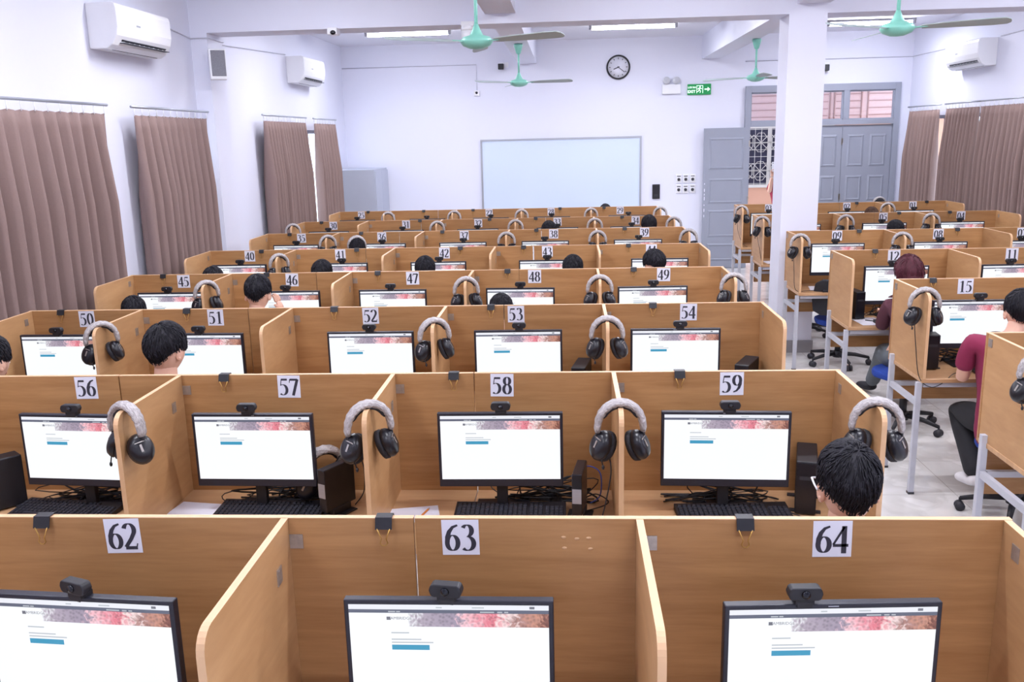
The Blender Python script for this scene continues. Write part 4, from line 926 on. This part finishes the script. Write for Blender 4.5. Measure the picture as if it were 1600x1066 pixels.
def person_meshes(key,pose):
    P=pose; T=Matrix.Translation(P['head'])@Matrix.Rotation(R(P.get('hy',0)),4,'Z')@Matrix.Rotation(R(P.get('hp',-12)),4,'X')
    body=MB()
    arms=[]; 
    for s,n_ in ((-1,'L'),(1,'R')):
        arms.append(['ch',(P['sh'+n_],.042),(P['el'+n_],.038),(Vector(P['el'+n_]).lerp(Vector(P['wr'+n_]),.5),.036),(P['wr'+n_],.026)])
    legs=[]
    for n_ in 'LR': legs.append(['pv',(P['hip'+n_],.070),(P['kn'+n_],.046),(Vector(P['kn'+n_]).lerp(Vector(P['an'+n_]),.4),.042),(P['an'+n_],.036)])
    spine=[(P['pelvis'],(.105,.085),'pv'),(P['waist'],(.10,.075)),(P['chest'],(.112,.080),'ch'),(P['neck'],(.056,.054)),(Vector(P['neck']).lerp(Vector(P['head']),.45),.054),(Vector(P['neck']).lerp(Vector(P['head']),.8),.05)]
    vs,fs=skin_part([spine]+arms+legs); body.add(vs,fs,0,True)
    head_mb(body,T)
    for n_,sd in (('L',1),('R',-1)):
        w=Vector(P['wr'+n_]); fw_=(w-Vector(P['el'+n_])).normalized() if 'hf'+n_ not in P else Vector(P['hf'+n_]); fw_=(fw_*.6+Vector(P.get('hd'+n_,P.get('hd',(0,1,-.15))))*.6).normalized()
        for c in hand_chains(w,fw_,P.get('hu',(0,0,1)),sd):
            vs,fs=skin_part([c],sub=1); body.add(vs,fs,0,True)
    # clothes
    sh=MB(); sl=P.get('sleeve',.75)
    cl=[[(P['pelvis'],(.155,.125),'pv'),(P['waist'],(.145,.115)),(P['chest'],(.165,.122),'ch'),(Vector(P['chest']).lerp(Vector(P['neck']),.62),(.13,.10)),(Vector(P['chest']).lerp(Vector(P['neck']),.98),(.076,.074))]]
    for n_ in 'LR':
        S_,E2=Vector(P['sh'+n_]),Vector(P['el'+n_]); c=['ch',(S_,.070),(S_.lerp(E2,.5),.061)]
        if sl>1: c+=[(E2,.053),(E2.lerp(Vector(P['wr'+n_]),.5),.048),(E2.lerp(Vector(P['wr'+n_]),.9),.038)]
        else: c+=[(S_.lerp(E2,sl),.058)]
        cl.append(c)
    if P.get('long'): cl[0].insert(0,((Vector(P['pelvis'])+Vector((0,-.07,-.18))),(.16,.14))); 
    vs,fs=skin_part(cl,root=0); sh.add(vs,fs,0,True)
    tr=MB(); lg=[[(P['waist2'] if 'waist2' in P else Vector(P['pelvis'])+Vector((0,0,.06)),(.145,.115)),(P['pelvis'],(.148,.125),'pv')]]
    for n_ in 'LR': lg.append(['pv',(P['hip'+n_],.098),(P['kn'+n_],.084),(Vector(P['kn'+n_]).lerp(Vector(P['an'+n_]),.5),.068),(Vector(P['kn'+n_]).lerp(Vector(P['an'+n_]),1.06),.060)])
    vs,fs=skin_part(lg); tr.add(vs,fs,0,True)
    shoes=[]
    for n_ in 'LR':
        a=Vector(P['an'+n_]); d=Vector(P.get('ft'+n_,(0,1,0))).normalized(); q=MB()
        z=a.z-.075
        vs,fs=skin_part([[(a+Vector((0,0,-.01)),.042),(a-d*.02+Vector((0,0,-.055)),(.044,.044)),(a+d*.06+Vector((0,0,-.056)),(.048,.040)),(a+d*.13+Vector((0,0,-.064)),(.050,.034)),(a+d*.18+Vector((0,0,-.070)),(.042,.027))]],sub=2); q.add(vs,fs,0,True); shoes.append(q)
    return dict(body=body,shirt=sh,trousers=tr,shoes=shoes,T=T)
SEAT=dict(pelvis=(0,0,.56),waist=(0,.0,.70),chest=(0,.03,.88),neck=(0,.045,1.02),head=Vector((0,.075,1.175)),
 shL=(-.165,.03,.955),shR=(.165,.03,.955),elL=(-.215,.15,.77),elR=(.215,.15,.77),wrL=(-.13,.39,.80),wrR=(.13,.39,.80),
 hipL=(-.09,.06,.53),hipR=(.09,.06,.53),knL=(-.13,.44,.52),knR=(.13,.44,.52),anL=(-.13,.40,.12),anR=(.13,.40,.12))
def mk(key,pose,kind,seed,tufts):
    d=person_meshes(key,pose); out={}
    r=empty('person'); d['body'].build('body',[M_skin,M_lip,M_eyew,mat('dark_eye',srgb(30,22,20),.2)],r)
    hm=hair_mb(kind,seed,d['T'],tufts); hm.build('hair',M_hair,r,fixn=False); d['shirt'].build('shirt',M_cloth,r); d['trousers'].build('trousers',M_trouser,r)
    for q in d['shoes']: q.build('shoe',M_sneak if pose.get('sneak') else M_foam,r)
    return index_kids(r),d
protoA,dA=mk('a',SEAT,'short',3,900)
pB=dict(SEAT); pB.update(head=Vector((0,.10,1.165)),hy=14,hp=-22); protoB,dB=mk('b',pB,'short',11,900)
pC=dict(SEAT); pC.update(head=Vector((.01,.06,1.178)),hy=-12,hp=-8,sleeve=1.5); protoC,dC=mk('c',pC,'short',23,1200)
pD=dict(pB); pD.update(elR=(.22,.20,.84),wrR=(.115,.20,1.04),hdR=(-.35,.05,1)); protoD,dD=mk('d',pD,'short',13,900)
BLK=(.012,.011,.017,1)
def seat(proto,x,y,top,rz,label,shirt,hair=BLK,tro=(.03,.03,.04,1),ch=True,dh=0,cdx=0):
    sc=top/dh if dh else top/1.312
    p=place(proto,(x,y,0),R(rz),label=label,cat='person',group='people seated at the carrels'); p.scale=(sc,sc,sc)
    for c in bpy.data.objects:
        if c.parent==p:
            if c.name.startswith('shirt'): c.color=shirt
            elif c.name.startswith('hair'): c.color=hair
            elif c.name.startswith('trousers'): c.color=tro
    if ch: place(chr_,(x+cdx,y-.01,0),R(rz+rnd.uniform(-15,15)),label='office chair with black backrest under '+label.split(' seated')[0].split(', ')[0],cat='office chair',group='office chairs with blue seats')
    return p
def fx(y,dz=0): return y
PEO=[(protoC,'59',.815,2.47,1.347,10,'person with thick black hair and glasses seated at card 59',(.10,.11,.14,1)),
(protoA,'51',-1.995,4.10,1.40,-12,'black-haired person in dark green seated at card 51',(.03,.055,.03,1)),
(protoA,'L',-2.90,4.10,1.345,-10,'black-haired person cut by the left photo edge, seated in the row of card 50',(.2,.2,.22,1)),
(protoB,'45',-3.029,5.9,1.235,5,'person seated at card 45, only the top of a black head showing',(.25,.05,.05,1)),
(protoD,'46',-2.16,5.9,1.375,-8,'black-haired person in a pale shirt seated at card 46, hand raised to the face',(.6,.52,.45,1)),
(protoA,'48',-.46,5.9,1.212,0,'person seated at card 48, only a low black crown of hair showing',(.3,.3,.35,1)),
(protoA,'40',-2.97,7.2,1.250,0,'person seated at card 40, the very tip of a dark head showing',(.3,.3,.35,1)),
(protoC,'41',-2.085,7.35,1.272,4,'black-haired person seated at card 41',(.3,.3,.32,1)),
(protoA,'42',-1.204,7.35,1.290,0,'black-haired person seated at card 42, in front of the monitor',(.15,.15,.2,1)),
(protoC,'43',.025,7.35,1.280,0,'black-haired person seated at card 43, right of the monitor',(.4,.4,.42,1)),
(protoB,'44',.737,7.35,1.325,14,'black-haired person leaning to the left, seated at card 44',(.1,.1,.12,1)),
(protoA,'36',-2.14,8.9,1.295,0,'black-haired person wearing a headset, seated at card 36',(.3,.3,.32,1)),
(protoB,'33',-.219,10.3,1.308,0,'black-haired person seated at card 33',(.3,.3,.3,1)),
(protoA,'34',.923,10.3,1.345,0,'black-haired person seated at card 34 near the aisle',(.3,.3,.35,1)),
(protoB,'05',3.637,10.15,1.262,0,'black-haired person seated at card 05',(.1,.1,.12,1)),
(protoA,'02',3.88,11.75,1.270,0,'brown-haired person seated at card 02',(.3,.28,.25,1))]
for pr,key,x,y,top,rz,lb,col in PEO:
    seat(pr,x,y,top,rz,lb,col,hair=(.09,.045,.028,1) if key=='02' else BLK)
seat(protoA,.54,13.25,1.275,180,'person facing the camera behind card 29, only the top of the hair showing',(.2,.2,.2,1),ch=False)
p01=seat(protoC,4.46,13.35,1.272,180,'person with headphones on, seated beyond card 02 in front of the grey doors',(.2,.2,.2,1),ch=False)
def worn_headset(x,y,z,s,l,wrapm=M_wrap,rz=0):
    h=place(hs,(x,y,z),R(rz),label=l,cat='headset'); h.scale=(s,s*1.3,s); return h
worn_headset(-2.14,8.97,1.285,1.04,'film-wrapped headset worn by the person at card 36',rz=25)
worn_headset(4.455,13.28,1.268,1.04,'dark headphones worn by the person beyond card 02')
# glasses on the person at card 59
g59=empty('eyeglasses',(0,0,0),label='silver-framed glasses worn by the person at card 59',cat='glasses')
T59=Matrix.Translation((.815,2.47,0))@Matrix.Rotation(R(10),4,'Z')@Matrix.Scale(1.347/1.312,4)@dC['T']
b=MB(); b.M=T59
for s in (-1,1): b.tube([(s*.032+.022*math.cos(R(t)),.108,.0+.017*math.sin(R(t))) for t in range(0,361,24)],.0015,6)
b.tube([(-.010,.108,.002),(0,.111,.005),(.010,.108,.002)],.0015,6); b.build('rims',M_alu,g59)
for s in (-1,1):
    b=MB(); b.M=T59; b.tube([(s*.054,.106,.004),(s*.080,.095,.006),(s*.088,.03,.004),(s*.088,-.01,-.004)],.003,6); b.build('temple_arm',M_white,g59)
    b=MB(); b.M=T59; b.prism([(s*.032+.021*math.cos(R(t)),.016*math.sin(R(t))) for t in range(0,360,24)],.1075,.1085,'xz'); b.build('lens',M_glass,g59)
# person at card 12: long burgundy hair, legs stretched forward under the desk
p12=dict(SEAT); p12.update(elL=(-.15,.12,.76),wrL=(-.06,.36,.82),shL=(-.15,.03,.95),knL=(.02,.50,.47),anL=(.075,.92,.11),knR=(.16,.43,.50),anR=(.24,.55,.12),ftL=(-.35,1,0),sleeve=1.5,head=Vector((0,.07,1.165)))
proto12,_=mk('w',p12,'long',5,260)
seat(proto12,2.535,6.74,1.325,0,'person with long burgundy hair and grey jeans seated at card 12',(.08,.02,.035,1),hair=(.07,.012,.022,1),tro=(.13,.15,.17,1))
# person at card 15: maroon shirt, black trousers, pale sneakers
p15=dict(SEAT); p15.update(head=Vector((.10,.12,1.165)),hy=-18,hp=-16,sleeve=.8,long=True,sneak=True,anL=(-.11,.0,.25),anR=(.15,.32,.13),hipL=(-.08,.06,.54),knL=(-.075,.40,.52),knR=(.16,.42,.52),chest=(0,.05,.90),neck=(.06,.07,1.04),shL=(-.18,.05,1.03),shR=(.21,.05,1.03),elL=(-.185,.12,.78),wrL=(-.06,.36,.81),ftL=(-.1,1,-.1))
proto15,_=mk('m',p15,'short',31,800)
seat(proto15,2.485,5.12,1.335,-3,'person in a maroon shirt and black trousers seated at card 15',(.21,.012,.055,1),cdx=.12,tro=(.012,.012,.016,1))
place(chr_,(2.62,8.72,0),R(-30),label='empty office chair with blue seat in front of the carrel with card 09',cat='office chair',group='office chairs with blue seats')
place(chr_,(2.60,10.05,0),R(15),label='empty black office chair just left of the white pillar',cat='office chair',group='office chairs with blue seats')
place(chr_,(2.62,3.72,0),R(10),label='black office chair at the right photo edge in the nearest right block row',cat='office chair',group='office chairs with blue seats')
# person outside the door, both hands up holding a phone
ST=dict(pelvis=(0,0,.90),waist=(0,0,1.05),chest=(0,.01,1.24),neck=(0,.02,1.385),head=Vector((0,.03,1.53)),hp=0,
 shL=(-.165,.0,1.315),shR=(.165,.0,1.315),elL=(-.20,.18,1.24),elR=(.20,.15,1.21),wrL=(.04,.28,1.44),wrR=(.185,.27,1.47),hd=(0,.15,1),hu=(0,-1,.2),
 hipL=(-.09,0,.86),hipR=(.09,0,.86),knL=(-.10,.01,.49),knR=(.10,.01,.49),anL=(-.10,0,.09),anR=(.10,0,.09),sleeve=.7)
protoS,_=mk('s',ST,'short',41,300)
ps=place(protoS,(3.725,16.25,0),R(176),label='person in a dark red shirt outside the door holding up a phone',cat='person'); ps.scale=(1.0,1.0,1.0)
for c in kids(ps):
    if c.name.startswith('shirt'): c.color=(.26,.012,.04,1)
    elif c.name.startswith('hair'): c.color=BLK
    elif c.name.startswith('trousers'): c.color=(.05,.05,.07,1)
ph=empty('mobile_phone',(3.545,15.95,1.65),R(-4),label='pale phone held upright by the person outside the door',cat='phone')
MB().box(-.038,.038,-.004,.004,-.08,.08).build('case',M_white,ph,bevel=.004); MB().box(-.034,.034,.0042,.005,-.074,.074).build('screen',M_blackg,ph); MB().ell((-.02,-.0045,.06),(.008,.002,.008),10).build('lens',M_lens,ph)
#END
